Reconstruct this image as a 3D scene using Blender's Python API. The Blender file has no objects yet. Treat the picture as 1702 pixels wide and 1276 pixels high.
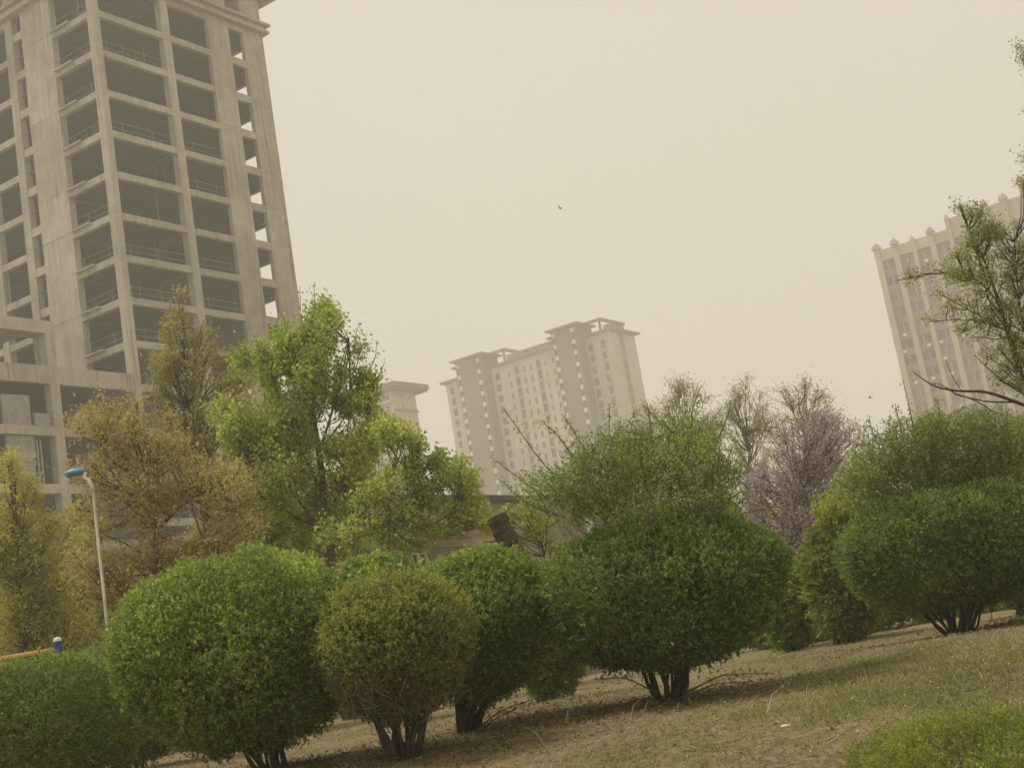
import bpy, math, random
import numpy as np
from mathutils import Matrix, Vector

# ------------------------------------------------------------------ camera, sky, sun, exposure
scene = bpy.context.scene
FPX, PITCH, ROLL, EYE = 2308.0, 0.19834, -0.16731, 1.6      # focal length in photo pixels, radians, metres
_cp, _sp, _cr, _sr = math.cos(PITCH), math.sin(PITCH), math.cos(ROLL), math.sin(ROLL)
_fw = np.array([0, _cp, _sp]); _u = np.array([0, -_sp, _cp]); _r = np.array([1.0, 0, 0])
_rt = _cr * _r + _sr * _u
_up = -_sr * _r + _cr * _u
cam_data = bpy.data.cameras.new('camera')
cam_data.sensor_width = 36.0
cam_data.lens = FPX / 1702.0 * 36.0
cam_data.clip_end = 6000
cam = bpy.data.objects.new('camera', cam_data)
scene.collection.objects.link(cam)
cam.matrix_world = Matrix(((_rt[0], _up[0], -_fw[0], 0), (_rt[1], _up[1], -_fw[1], 0), (_rt[2], _up[2], -_fw[2], EYE), (0, 0, 0, 1)))
scene.camera = cam

SUN_EL, SUN_AZ = math.radians(60), math.radians(-72)          # azimuth from +Y towards +X
world = bpy.data.worlds.new('World')
scene.world = world
world.use_nodes = True
wn = world.node_tree
bg = wn.nodes['Background']
sky = wn.nodes.new('ShaderNodeTexSky')
sky.sky_type = 'NISHITA'
sky.sun_disc = False
sky.sun_elevation = SUN_EL
sky.sun_rotation = SUN_AZ
sky.air_density = 1.0
sky.dust_density = 10.0
sky.ozone_density = 1.0
bw = wn.nodes.new('ShaderNodeRGBToBW')
tint = wn.nodes.new('ShaderNodeMix'); tint.data_type = 'RGBA'; tint.blend_type = 'MULTIPLY'
tint.inputs[0].default_value = 1.0
tint.inputs[7].default_value = (1.0, 0.92, 0.76, 1)
dust = wn.nodes.new('ShaderNodeMix'); dust.data_type = 'RGBA'
dust.inputs[0].default_value = 0.86
dust.inputs[7].default_value = (8.1, 7.5, 6.3, 1)          # airborne sand: even beige veil
wn.links.new(sky.outputs[0], bw.inputs[0])
wn.links.new(bw.outputs[0], tint.inputs[6])
wn.links.new(tint.outputs[2], dust.inputs[6])
wn.links.new(dust.outputs[2], bg.inputs[0])
bg.inputs[1].default_value = 0.1

sun_data = bpy.data.lights.new('sun', 'SUN')
sun_data.energy = 2.4
sun_data.angle = math.radians(12)
sun_data.color = (1.0, 0.94, 0.84)
sun = bpy.data.objects.new('sun', sun_data)
scene.collection.objects.link(sun)
_sd = Vector((math.cos(SUN_EL) * math.sin(SUN_AZ), math.cos(SUN_EL) * math.cos(SUN_AZ), math.sin(SUN_EL)))
sun.rotation_euler = (-_sd).to_track_quat('-Z', 'Y').to_euler()

scene.view_settings.view_transform = 'Standard'
scene.view_settings.look = 'None'
scene.view_settings.exposure = 0.0
scene.view_settings.gamma = 1.0
scene.render.engine = 'CYCLES'
scene.cycles.max_bounces = 6
scene.cycles.diffuse_bounces = 4
scene.cycles.transmission_bounces = 4
scene.cycles.volume_bounces = 2
scene.cycles.use_denoising = True
scene.cycles.caustics_reflective = False
scene.cycles.caustics_refractive = False

# ------------------------------------------------------------------ helpers
COL = scene.collection
RNG = np.random.default_rng(7)
random.seed(5)
GA = 0.98284                                                   # street grid: facade direction R from +X
R2 = np.array([math.cos(GA), math.sin(GA)]); L2 = np.array([-math.sin(GA), math.cos(GA)])

def at(x, y, Y):
    """World point seen at photo pixel (x, y), at forward distance Y."""
    d = _rt * ((x - 851) / FPX) - _up * ((y - 638) / FPX) + _fw
    p = d * (Y / d[1])
    return np.array([p[0], p[1], p[2] + EYE])

def ground_z(x, y):
    t = np.clip((np.asarray(y, float) - 9.0) / 6.0, 0, 1)
    s = 0.096 * np.minimum(y, 9.0) + 0.096 * 6.0 * (t - 0.5 * t * t)
    far = np.clip((np.asarray(y, float) - 30.0) / 60.0, 0, 1)
    bump = 0.025 * np.sin(1.7 * np.asarray(x) + 0.6 * np.asarray(y)) + 0.02 * np.sin(0.9 * np.asarray(y) - 1.3 * np.asarray(x) + 1.0)
    return s * (1 - far) + bump * np.clip(1.2 - np.asarray(y, float) / 60, 0, 1)

def tag(o, label=None, cat=None, group=None, kind=None):
    if label: o['label'] = label
    if cat: o['category'] = cat
    if group: o['group'] = group
    if kind: o['kind'] = kind
    return o

def empty(name, loc=(0, 0, 0), rz=0.0):
    o = bpy.data.objects.new(name, None)
    o.location = loc; o.rotation_euler = (0, 0, rz)
    COL.objects.link(o)
    return o

def mesh_obj(name, verts, faces, mat, parent=None, smooth=False, world_space=True):
    """faces: (N,k) array, or list of such arrays."""
    me = bpy.data.meshes.new(name)
    verts = np.asarray(verts, dtype=np.float32)
    if not isinstance(faces, list): faces = [faces]
    faces = [np.asarray(f, dtype=np.int32) for f in faces if len(f)]
    me.vertices.add(len(verts)); me.vertices.foreach_set('co', verts.ravel())
    nl = sum(f.size for f in faces); nf = sum(len(f) for f in faces)
    me.loops.add(nl); me.loops.foreach_set('vertex_index', np.concatenate([f.ravel() for f in faces]))
    starts = []; s = 0
    for f in faces:
        starts.append(s + np.arange(len(f)) * f.shape[1]); s += f.size
    me.polygons.add(nf); me.polygons.foreach_set('loop_start', np.concatenate(starts).astype(np.int32))
    me.polygons.foreach_set('use_smooth', np.full(nf, bool(smooth), dtype=bool))
    me.update(calc_edges=True)
    me.materials.append(mat)
    o = bpy.data.objects.new(name, me)
    COL.objects.link(o)
    if parent is not None:
        o.parent = parent
        if world_space:                                        # vertices were given in world space
            o.matrix_parent_inverse = (Matrix.Translation(parent.location) @ parent.rotation_euler.to_matrix().to_4x4()).inverted()
    return o

_cv = np.array([[x, y, z] for x in (0, 1) for y in (0, 1) for z in (0, 1)], float)
_cf = np.array([[0, 1, 3, 2], [4, 6, 7, 5], [0, 4, 5, 1], [2, 3, 7, 6], [0, 2, 6, 4], [1, 5, 7, 3]])
_cubes = {}
def box(name, parent, x0, x1, y0, y1, z0, z1, mat):
    """An axis-aligned block in the parent's frame; alike blocks share one mesh."""
    if mat.name not in _cubes:
        o = mesh_obj(name, _cv, _cf, mat)
        _cubes[mat.name] = o.data
    else:
        o = bpy.data.objects.new(name, _cubes[mat.name]); COL.objects.link(o)
    o.location = (x0, y0, z0); o.scale = (x1 - x0, y1 - y0, z1 - z0)
    if parent is not None: o.parent = parent
    return o

def sub_box(name, part, x0, x1, y0, y1, z0, z1, mat):
    """A sub-part given in the same frame as its (scaled) part."""
    o = box(name, None, x0, x1, y0, y1, z0, z1, mat)
    o.parent = part
    m = Matrix.Translation(part.location) @ Matrix.Diagonal((*part.scale, 1.0))
    o.matrix_parent_inverse = m.inverted()
    return o

class Parts:
    """Collects shapes into one mesh."""
    def __init__(self): self.v = []; self.f = {}; self.n = 0
    def add(self, v, f):
        f = np.asarray(f); v = np.asarray(v, float)
        self.f.setdefault(f.shape[1], []).append(f + self.n); self.v.append(v); self.n += len(v)
    def cube(self, x0, x1, y0, y1, z0, z1):
        self.add(_cv * [x1 - x0, y1 - y0, z1 - z0] + [x0, y0, z0], _cf)
    def tube(self, pts, radii, n=6, cap=True):
        pts = np.asarray(pts, float); m = len(pts)
        tan = np.gradient(pts, axis=0); tan /= np.linalg.norm(tan, axis=1)[:, None] + 1e-9
        ref = np.array([0.3, 0.9, 0.2]) if abs(tan[0] @ [0.3, 0.9, 0.2]) < 0.85 else np.array([0.9, 0.1, 0.2])
        a = np.cross(tan, ref); a /= np.linalg.norm(a, axis=1)[:, None] + 1e-9
        b = np.cross(tan, a)
        th = np.arange(n) * 2 * np.pi / n
        r = np.asarray(radii, float)[:, None, None]
        v = pts[:, None] + r * (a[:, None] * np.cos(th)[None, :, None] + b[:, None] * np.sin(th)[None, :, None])
        i = np.arange(m - 1)[:, None] * n; j = np.arange(n)[None]; k = (j + 1) % n
        f = np.stack([i + j, i + k, i + n + k, i + n + j], -1).reshape(-1, 4)
        self.add(v.reshape(-1, 3), f)
        if cap:
            base = self.n - m * n
            self.f.setdefault(n, []).append(np.array([np.arange(n)[::-1] + base, np.arange(n) + base + (m - 1) * n]))
    def build(self, name, mat, parent=None, smooth=False, world_space=True):
        return mesh_obj(name, np.concatenate(self.v), [np.concatenate(x) for x in self.f.values()], mat, parent, smooth, world_space)

def twig_mesh(parts, p0, p1, p2, r0, r2):
    """Many three-point twigs at once, triangular section."""
    n = len(p0)
    if n == 0: return
    pts = np.stack([p0, p1, p2], 1)
    t = p2 - p0; t /= np.linalg.norm(t, axis=1)[:, None] + 1e-9
    ref = RNG.normal(size=(n, 3)); a = np.cross(t, ref); a /= np.linalg.norm(a, axis=1)[:, None] + 1e-9
    b = np.cross(t, a)
    rad = np.stack([r0, (r0 + r2) / 2, r2], 1)
    th = np.arange(3) * 2 * np.pi / 3
    ring = a[:, None] * np.cos(th)[None, :, None] + b[:, None] * np.sin(th)[None, :, None]
    v = pts[:, :, None, :] + rad[:, :, None, None] * ring[:, None]
    base = np.arange(n)[:, None] * 9
    q = []
    for s in (0, 3):
        for j in range(3):
            k = (j + 1) % 3
            q.append(np.stack([s + j, s + k, s + 3 + k, s + 3 + j] if True else [], 0))
    q = np.array(q)
    parts.add(v.reshape(-1, 3), (base[:, :, None] + q[None]).reshape(-1, 4))

def unit(v): return v / (np.linalg.norm(v, axis=1)[:, None] + 1e-9)

def leaf_mesh(name, pos, dirs, length, width, mat, parent, nrm=None, style='blade'):
    """One small leaf per position: 'blade' pointed, 'fan' broad at its end, 'kite' folded along its rib."""
    n = len(pos)
    t = unit(dirs)
    ref = RNG.normal(size=(n, 3)) if nrm is None else nrm + 0.45 * RNG.normal(size=(n, 3))
    s = unit(np.cross(t, ref))
    u = np.cross(s, t)
    length = np.asarray(length)[:, None]; width = np.asarray(width)[:, None]
    if style == 'kite':
        v = np.empty((n, 4, 3))
        v[:, 0] = pos
        v[:, 1] = pos + t * length * 0.55 + s * width * 0.5 + u * width * 0.18
        v[:, 2] = pos + t * length - u * length * 0.12
        v[:, 3] = pos + t * length * 0.55 - s * width * 0.5 + u * width * 0.18
    else:
        v = np.empty((n, 3, 3))
        a, b = (0.5, 0.0) if style == 'blade' else (0.0, 0.5)
        v[:, 0] = pos + s * width * a
        v[:, 1] = pos + t * length + s * width * b * 1.0
        v[:, 2] = (pos - s * width * a) if style == 'blade' else (pos + t * length - s * width * b)
    k = v.shape[1]
    o = mesh_obj(name, v.reshape(-1, 3), np.arange(n * k).reshape(n, k), mat, parent)
    o['kind'] = 'stuff'
    return o

def lump(p, f=3.0, seed=0.0):
    x, y, z = p[:, 0] * f + seed, p[:, 1] * f + 1.3 * seed, p[:, 2] * f - 0.7 * seed
    return (np.sin(x + 1.1 * np.sin(y)) + np.sin(1.3 * y + 1.2 * np.sin(z)) + np.sin(1.1 * z + 1.3 * np.sin(x * 0.9))
            + 0.6 * np.sin(2.3 * x + 1.7 * y) + 0.6 * np.sin(2.1 * z - 1.9 * y)) / 4.2

# ------------------------------------------------------------------ materials
def new_mat(name):
    m = bpy.data.materials.new(name); m.use_nodes = True
    return m, m.node_tree, m.node_tree.nodes['Principled BSDF']

def ramp(nt, stops):
    r = nt.nodes.new('ShaderNodeValToRGB')
    e = r.color_ramp.elements
    while len(e) < len(stops): e.new(0.5)
    for el, (p, c) in zip(e, stops):
        el.position = p; el.color = (*c, 1)
    return r

def surface(name, c, rough=0.85, scale=1.0, var=0.25, streak=0.0, bump=0.0, bscale=12.0, spec=0.3, c2=None):
    """Procedural paint / concrete / bark: two noises, optional vertical streaks and fine relief, in world space."""
    m, nt, b = new_mat(name)
    geo = nt.nodes.new('ShaderNodeNewGeometry')
    n1 = nt.nodes.new('ShaderNodeTexNoise'); n1.inputs['Scale'].default_value = scale; n1.inputs['Detail'].default_value = 7
    n1.inputs['Roughness'].default_value = 0.65
    nt.links.new(geo.outputs['Position'], n1.inputs['Vector'])
    dark = tuple(x * (1 - var) for x in c) if c2 is None else c2
    lite = tuple(min(1, x * (1 + var * 0.6)) for x in c)
    r = ramp(nt, [(0.3, dark), (0.52, c), (0.72, lite)])
    nt.links.new(n1.outputs[0], r.inputs[0])
    out = r.outputs[0]
    if streak > 0:
        mp = nt.nodes.new('ShaderNodeMapping'); mp.inputs['Scale'].default_value = (1.6, 1.6, 0.09)
        n2 = nt.nodes.new('ShaderNodeTexNoise'); n2.inputs['Scale'].default_value = 1.4; n2.inputs['Detail'].default_value = 6
        nt.links.new(geo.outputs['Position'], mp.inputs[0]); nt.links.new(mp.outputs[0], n2.inputs['Vector'])
        r2 = ramp(nt, [(0.35, (1 - streak,) * 3), (0.6, (1, 1, 1))])
        nt.links.new(n2.outputs[0], r2.inputs[0])
        mx = nt.nodes.new('ShaderNodeMix'); mx.data_type = 'RGBA'; mx.blend_type = 'MULTIPLY'; mx.inputs[0].default_value = 1
        nt.links.new(out, mx.inputs[6]); nt.links.new(r2.outputs[0], mx.inputs[7])
        out = mx.outputs[2]
    nt.links.new(out, b.inputs['Base Color'])
    b.inputs['Roughness'].default_value = rough
    b.inputs['Specular IOR Level'].default_value = spec
    if bump > 0:
        n3 = nt.nodes.new('ShaderNodeTexNoise'); n3.inputs['Scale'].default_value = bscale; n3.inputs['Detail'].default_value = 5
        nt.links.new(geo.outputs['Position'], n3.inputs['Vector'])
        bp = nt.nodes.new('ShaderNodeBump'); bp.inputs['Strength'].default_value = bump; bp.inputs['Distance'].default_value = 0.05
        nt.links.new(n3.outputs[0], bp.inputs['Height']); nt.links.new(bp.outputs[0], b.inputs['Normal'])
    return m

def leaf_mat(name, c1, c2, c3, trans=0.4, patch=1.2, rough=0.55):
    """Leaf colour varies leaf by leaf and in loose patches; light passes through."""
    m, nt, b = new_mat(name)
    geo = nt.nodes.new('ShaderNodeNewGeometry')
    n = nt.nodes.new('ShaderNodeTexNoise'); n.inputs['Scale'].default_value = patch; n.inputs['Detail'].default_value = 3
    nt.links.new(geo.outputs['Position'], n.inputs['Vector'])
    ma = nt.nodes.new('ShaderNodeMath'); ma.operation = 'MULTIPLY_ADD'
    ma.inputs[1].default_value = 0.66
    nt.links.new(geo.outputs['Random Per Island'], ma.inputs[0])
    sc = nt.nodes.new('ShaderNodeMath'); sc.operation = 'MULTIPLY_ADD'; sc.inputs[1].default_value = 1.2; sc.inputs[2].default_value = -0.42
    nt.links.new(n.outputs[0], sc.inputs[0]); nt.links.new(sc.outputs[0], ma.inputs[2])
    r = ramp(nt, [(0.08, c1), (0.5, c2), (0.95, c3)])
    nt.links.new(ma.outputs[0], r.inputs[0])
    nt.links.new(r.outputs[0], b.inputs['Base Color'])
    b.inputs['Roughness'].default_value = rough
    b.inputs['Specular IOR Level'].default_value = 0.35
    tr = nt.nodes.new('ShaderNodeBsdfTranslucent')
    br = nt.nodes.new('ShaderNodeMix'); br.data_type = 'RGBA'; br.blend_type = 'MULTIPLY'; br.inputs[0].default_value = 1
    br.inputs[7].default_value = (1.25, 1.25, 0.75, 1)
    nt.links.new(r.outputs[0], br.inputs[6]); nt.links.new(br.outputs[2], tr.inputs[0])
    ms = nt.nodes.new('ShaderNodeMixShader'); ms.inputs[0].default_value = trans
    out = nt.nodes['Material Output']
    nt.links.new(b.outputs[0], ms.inputs[1]); nt.links.new(tr.outputs[0], ms.inputs[2]); nt.links.new(ms.outputs[0], out.inputs[0])
    return m

def weathered(m, patch=.12, holes=True):
    nt = m.node_tree; b = nt.nodes['Principled BSDF']
    src = b.inputs['Base Color'].links[0].from_socket
    geo = nt.nodes.new('ShaderNodeNewGeometry'); oi = nt.nodes.new('ShaderNodeObjectInfo')
    n = nt.nodes.new('ShaderNodeTexNoise'); n.inputs['Scale'].default_value = .16; n.inputs['Detail'].default_value = 4
    nt.links.new(geo.outputs['Position'], n.inputs['Vector'])
    r = ramp(nt, [(.35, (1 - 2 * patch, 1 - 2.1 * patch, 1 - 2.3 * patch)), (.62, (1, 1, 1))]); nt.links.new(n.outputs[0], r.inputs[0])
    ro = ramp(nt, [(0, (.86, .85, .83)), (1, (1.0, 1.0, 1.0))]); nt.links.new(oi.outputs['Random'], ro.inputs[0])
    def mul(a, c):
        x = nt.nodes.new('ShaderNodeMix'); x.data_type = 'RGBA'; x.blend_type = 'MULTIPLY'; x.inputs[0].default_value = 1
        nt.links.new(a, x.inputs[6]); nt.links.new(c, x.inputs[7]); return x.outputs[2]
    out = mul(mul(src, r.outputs[0]), ro.outputs[0])
    if holes:
        v = nt.nodes.new('ShaderNodeTexVoronoi'); v.inputs['Scale'].default_value = 1.7; v.inputs['Randomness'].default_value = .75
        nt.links.new(geo.outputs['Position'], v.inputs['Vector'])
        rv = ramp(nt, [(.05, (.55, .52, .48)), (.10, (1, 1, 1))]); nt.links.new(v.outputs['Distance'], rv.inputs[0])
        out = mul(out, rv.outputs[0])
        mp = nt.nodes.new('ShaderNodeMapping'); mp.inputs['Scale'].default_value = (3.2, 3.2, .16)
        n2 = nt.nodes.new('ShaderNodeTexNoise'); n2.inputs['Scale'].default_value = 1.0; n2.inputs['Detail'].default_value = 5
        nt.links.new(geo.outputs['Position'], mp.inputs[0]); nt.links.new(mp.outputs[0], n2.inputs['Vector'])
        r2 = ramp(nt, [(.30, (.66, .63, .58)), (.43, (1, 1, 1))]); nt.links.new(n2.outputs[0], r2.inputs[0])
        out = mul(out, r2.outputs[0])
    nt.links.new(out, b.inputs['Base Color'])
    return m

M = {}
M['concrete'] = surface('raw_concrete', (0.52, 0.47, 0.395), 0.9, 0.8, 0.22, streak=0.14, bump=0.12, bscale=6)
M['concrete'] = weathered(M['concrete'])
M['concrete_shaded'] = surface('shaded_raw_concrete', (0.13, 0.12, 0.105), 0.95, 0.3, 0.3)  # same concrete as the tower, interior shade painted into a darker colour
M['block'] = surface('grey_block', (0.30, 0.285, 0.26), 0.95, 1.2, 0.25)
M['pipe'] = surface('steel_pipe', (0.33, 0.30, 0.25), 0.6, 2.0, 0.3)
M['cream'] = surface('cream_render', (0.68, 0.61, 0.50), 0.9, 0.1, 0.12, streak=0.14)
M['cream_yellow'] = surface('yellow_cream_render', (0.62, 0.54, 0.41), 0.9, 0.1, 0.12, streak=0.12)
M['grey_wall'] = surface('grey_render', (0.24, 0.21, 0.165), 0.9, 0.08, 0.12, streak=0.1)
M['grey_wall'] = weathered(M['grey_wall'], .06, False) if 'grey_wall' in M else None
M['cream'] = weathered(M['cream'], .06, False) if 'cream' in M else None
M['cream_yellow'] = weathered(M['cream_yellow'], .06, False) if 'cream_yellow' in M else None
M['fascia'] = surface('fascia_grey', (0.22, 0.19, 0.15), 0.9, 0.2, 0.15)
M['white'] = surface('white_paint', (0.74, 0.71, 0.64), 0.6, 0.6, 0.1)
M['tan'] = surface('tan_stone', (0.56, 0.48, 0.36), 0.9, 0.12, 0.12, streak=0.12)
M['spandrel'] = surface('brown_spandrel', (0.30, 0.24, 0.20), 0.8, 0.15, 0.2)
M['tan'] = weathered(M['tan'], .05, False)
M['spandrel'] = weathered(M['spandrel'], .06, False)
M['stucco'] = surface('brown_stucco', (0.30, 0.235, 0.16), 0.95, 0.9, 0.25, streak=0.15, bump=0.2)
M['stucco_light'] = surface('beige_stucco', (0.42, 0.35, 0.24), 0.95, 0.9, 0.2, streak=0.15)
M['tile'] = surface('clay_tile', (0.25, 0.165, 0.115), 0.85, 2.5, 0.35, bump=0.2)
M['dark_trim'] = surface('dark_trim', (0.10, 0.085, 0.085), 0.7, 2.0, 0.3)
M['bark'] = surface('bark', (0.15, 0.115, 0.075), 0.95, 6, 0.5, bump=0.6, bscale=30)
M['bark_grey'] = surface('grey_bark', (0.20, 0.17, 0.13), 0.95, 6, 0.4, bump=0.5, bscale=30)
M['bark_dark'] = surface('dark_bark', (0.075, 0.055, 0.04), 0.95, 8, 0.5, bump=0.7, bscale=25)
M['twig'] = surface('twig', (0.16, 0.12, 0.08), 0.9, 5, 0.4)
M['twig_pale'] = surface('pale_twig', (0.26, 0.21, 0.14), 0.9, 5, 0.3)
M['pole'] = surface('pole_paint', (0.46, 0.43, 0.36), 0.7, 5, 0.45, bump=.2)
M['blue'] = surface('blue_enamel', (0.13, 0.30, 0.62), 0.35, 4, 0.2, spec=0.5)
M['blue_dark'] = surface('dark_blue_enamel', (0.03, 0.06, 0.26), 0.5, 4, 0.2)
M['yellow'] = surface('yellow_paint', (0.72, 0.47, 0.12), 0.5, 4, 0.2)
M['stone'] = surface('pale_stone', (0.46, 0.37, 0.25), 0.9, 9, 0.3, bump=0.4)
M['bird'] = surface('bird_feather', (0.045, 0.04, 0.035), 0.8, 6, 0.2)
M['petal'] = surface('yellow_petal', (0.75, 0.58, 0.10), 0.7, 6, 0.2)
M['road'] = surface('pale_paving', (0.42, 0.39, 0.32), 0.9, 0.8, 0.15)
M['grey_glass'] = None
def glass(name, c):
    m, nt, b = new_mat(name)
    geo = nt.nodes.new('ShaderNodeNewGeometry'); n = nt.nodes.new('ShaderNodeTexNoise'); n.inputs['Scale'].default_value = 0.35
    nt.links.new(geo.outputs['Position'], n.inputs['Vector'])
    r = ramp(nt, [(0.35, tuple(x * 0.6 for x in c)), (0.65, c)]); nt.links.new(n.outputs[0], r.inputs[0])
    nt.links.new(r.outputs[0], b.inputs['Base Color'])
    b.inputs['Roughness'].default_value = 0.12; b.inputs['Specular IOR Level'].default_value = 0.6
    return m
M['glass'] = glass('window_glass', (0.05, 0.047, 0.042))
M['glass_light'] = glass('curtained_glass', (0.17, 0.165, 0.155))

M['lf_bush'] = leaf_mat('privet_leaf', (0.114, 0.167, 0.043), (0.239, 0.324, 0.079), (0.515, 0.592, 0.165), 0.48, 1.6)
M['lf_bush_dark'] = leaf_mat('dark_privet_leaf', (0.091, 0.136, 0.038), (0.172, 0.248, 0.066), (0.362, 0.444, 0.135), 0.46, 1.6)
M['lf_olive'] = leaf_mat('olive_leaf', (0.146, 0.173, 0.047), (0.275, 0.307, 0.082), (0.447, 0.473, 0.142), 0.48, 1.6)
M['lf_hedge'] = leaf_mat('hedge_leaf', (0.102, 0.148, 0.048), (0.213, 0.281, 0.078), (0.427, 0.480, 0.149), 0.48, 1.2)
M['lf_shoot'] = leaf_mat('young_shoot_leaf', (0.153, 0.209, 0.060), (0.261, 0.339, 0.092), (0.429, 0.502, 0.190), 0.48, 1.0)
M['lf_ginkgo'] = leaf_mat('fan_leaf', (0.196, 0.261, 0.069), (0.362, 0.433, 0.113), (0.634, 0.628, 0.221), 0.5, 0.8)
M['lf_yellow'] = leaf_mat('yellow_green_leaf', (0.200, 0.251, 0.046), (0.332, 0.389, 0.076), (0.505, 0.529, 0.137), 0.5, 0.8)
M['lf_ochre'] = leaf_mat('ochre_young_leaf', (0.265, 0.224, 0.090), (0.435, 0.350, 0.173), (0.519, 0.488, 0.235), 0.45, 0.7)
M['lf_ochre_green'] = leaf_mat('ochre_green_leaf', (0.264, 0.274, 0.076), (0.431, 0.399, 0.121), (0.529, 0.532, 0.167), 0.45, 0.7)
M['lf_drab'] = leaf_mat('drab_olive_leaf', (0.210, 0.207, 0.073), (0.353, 0.325, 0.124), (0.471, 0.428, 0.175), 0.45, 0.7)
M['lf_pale'] = leaf_mat('pale_spring_leaf', (0.220, 0.231, 0.077), (0.341, 0.330, 0.132), (0.462, 0.429, 0.187), 0.45, 0.6)
M['lf_locust'] = leaf_mat('pinnate_leaf', (0.176, 0.211, 0.061), (0.293, 0.317, 0.102), (0.452, 0.436, 0.164), 0.48, 1.0)
M['lf_lilac'] = leaf_mat('lilac_blossom', (0.285, 0.210, 0.310), (0.427, 0.345, 0.460), (0.598, 0.530, 0.620), 0.4, 1.2)
M['lf_juniper'] = leaf_mat('juniper_leaf', (0.143, 0.189, 0.029), (0.250, 0.296, 0.046), (0.404, 0.421, 0.087), 0.4, 2.0)
M['litter'] = leaf_mat('dead_leaf', (0.07, 0.045, 0.025), (0.16, 0.10, 0.055), (0.34, 0.24, 0.14), 0.2, 1.0)
M['gr_dry'] = leaf_mat('dry_grass', (0.13, 0.095, 0.045), (0.33, 0.26, 0.135), (0.58, 0.49, 0.29), 0.3, 0.8)
M['gr_green'] = leaf_mat('green_grass', (0.110, 0.138, 0.036), (0.193, 0.228, 0.061), (0.317, 0.331, 0.109), 0.35, 0.8)

def lawn_material():
    m, nt, b = new_mat('lawn_soil')
    geo = nt.nodes.new('ShaderNodeNewGeometry')
    def noise(s, d=6, rr=0.6):
        n = nt.nodes.new('ShaderNodeTexNoise'); n.inputs['Scale'].default_value = s; n.inputs['Detail'].default_value = d
        n.inputs['Roughness'].default_value = rr
        nt.links.new(geo.outputs['Position'], n.inputs['Vector']); return n
    r1 = ramp(nt, [(0.3, (0.13, 0.10, 0.055)), (0.5, (0.25, 0.20, 0.115)), (0.72, (0.40, 0.33, 0.20))])
    nt.links.new(noise(14, 8, 0.75).outputs[0], r1.inputs[0])
    r2 = ramp(nt, [(0.35, (0.115, 0.12, 0.045)), (0.7, (0.23, 0.225, 0.09))])
    nt.links.new(noise(25).outputs[0], r2.inputs[0])
    r3 = ramp(nt, [(0.44, (0, 0, 0)), (0.64, (0.8,) * 3)])
    nt.links.new(noise(0.7, 5).outputs[0], r3.inputs[0])
    mx = nt.nodes.new('ShaderNodeMix'); mx.data_type = 'RGBA'
    nt.links.new(r3.outputs[0], mx.inputs[0]); nt.links.new(r1.outputs[0], mx.inputs[6]); nt.links.new(r2.outputs[0], mx.inputs[7])
    nt.links.new(mx.outputs[2], b.inputs['Base Color'])
    b.inputs['Roughness'].default_value = 1.0; b.inputs['Specular IOR Level'].default_value = 0.1
    bp = nt.nodes.new('ShaderNodeBump'); bp.inputs['Strength'].default_value = 0.7; bp.inputs['Distance'].default_value = 0.04
    nt.links.new(noise(40, 6).outputs[0], bp.inputs['Height']); nt.links.new(bp.outputs[0], b.inputs['Normal'])
    return m
M['lawn'] = lawn_material()

# ------------------------------------------------------------------ ground
def build_ground():
    ys = np.concatenate([np.arange(-6, 26, 0.25), np.arange(26, 60, 2), np.array([60, 75, 95, 130, 200, 320, 520, 900, 1500, 2500, 4000])])
    xs = np.concatenate([-np.array([2500, 1200, 600, 300, 150, 90, 60, 40, 28, 20])[:], np.arange(-14, 14.1, 0.25), np.array([20, 28, 40, 60, 90, 150, 300, 600, 1200, 2500])])
    X, Y = np.meshgrid(xs, ys)
    Z = ground_z(X, Y) + np.where((Y < 26) & (np.abs(X) < 14), 0.012 * np.sin(7 * X + 3 * Y) * np.sin(5 * Y - 2 * X), 0)
    v = np.stack([X, Y, Z], -1).reshape(-1, 3)
    nx, ny = len(xs), len(ys)
    i = np.arange(ny - 1)[:, None] * nx + np.arange(nx - 1)[None]
    f = np.stack([i, i + 1, i + nx + 1, i + nx], -1).reshape(-1, 4)
    tag(mesh_obj('ground', v, f, M['lawn'], smooth=True), kind='structure')
    # pale paved path behind the shrubs
    px = np.linspace(9.5, 34, 25)
    c = 29.0 - 0.05 * px
    v = []
    for dy in (-1.6, 1.6):
        for x, y in zip(px, c + dy): v.append((x, y, float(ground_z(x, y)) + 0.03))
    n = len(px); i = np.arange(n - 1)
    tag(mesh_obj('path', np.array(v), np.stack([i, i + 1, i + n + 1, i + n], -1), M['road']), kind='structure')
build_ground()

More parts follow.
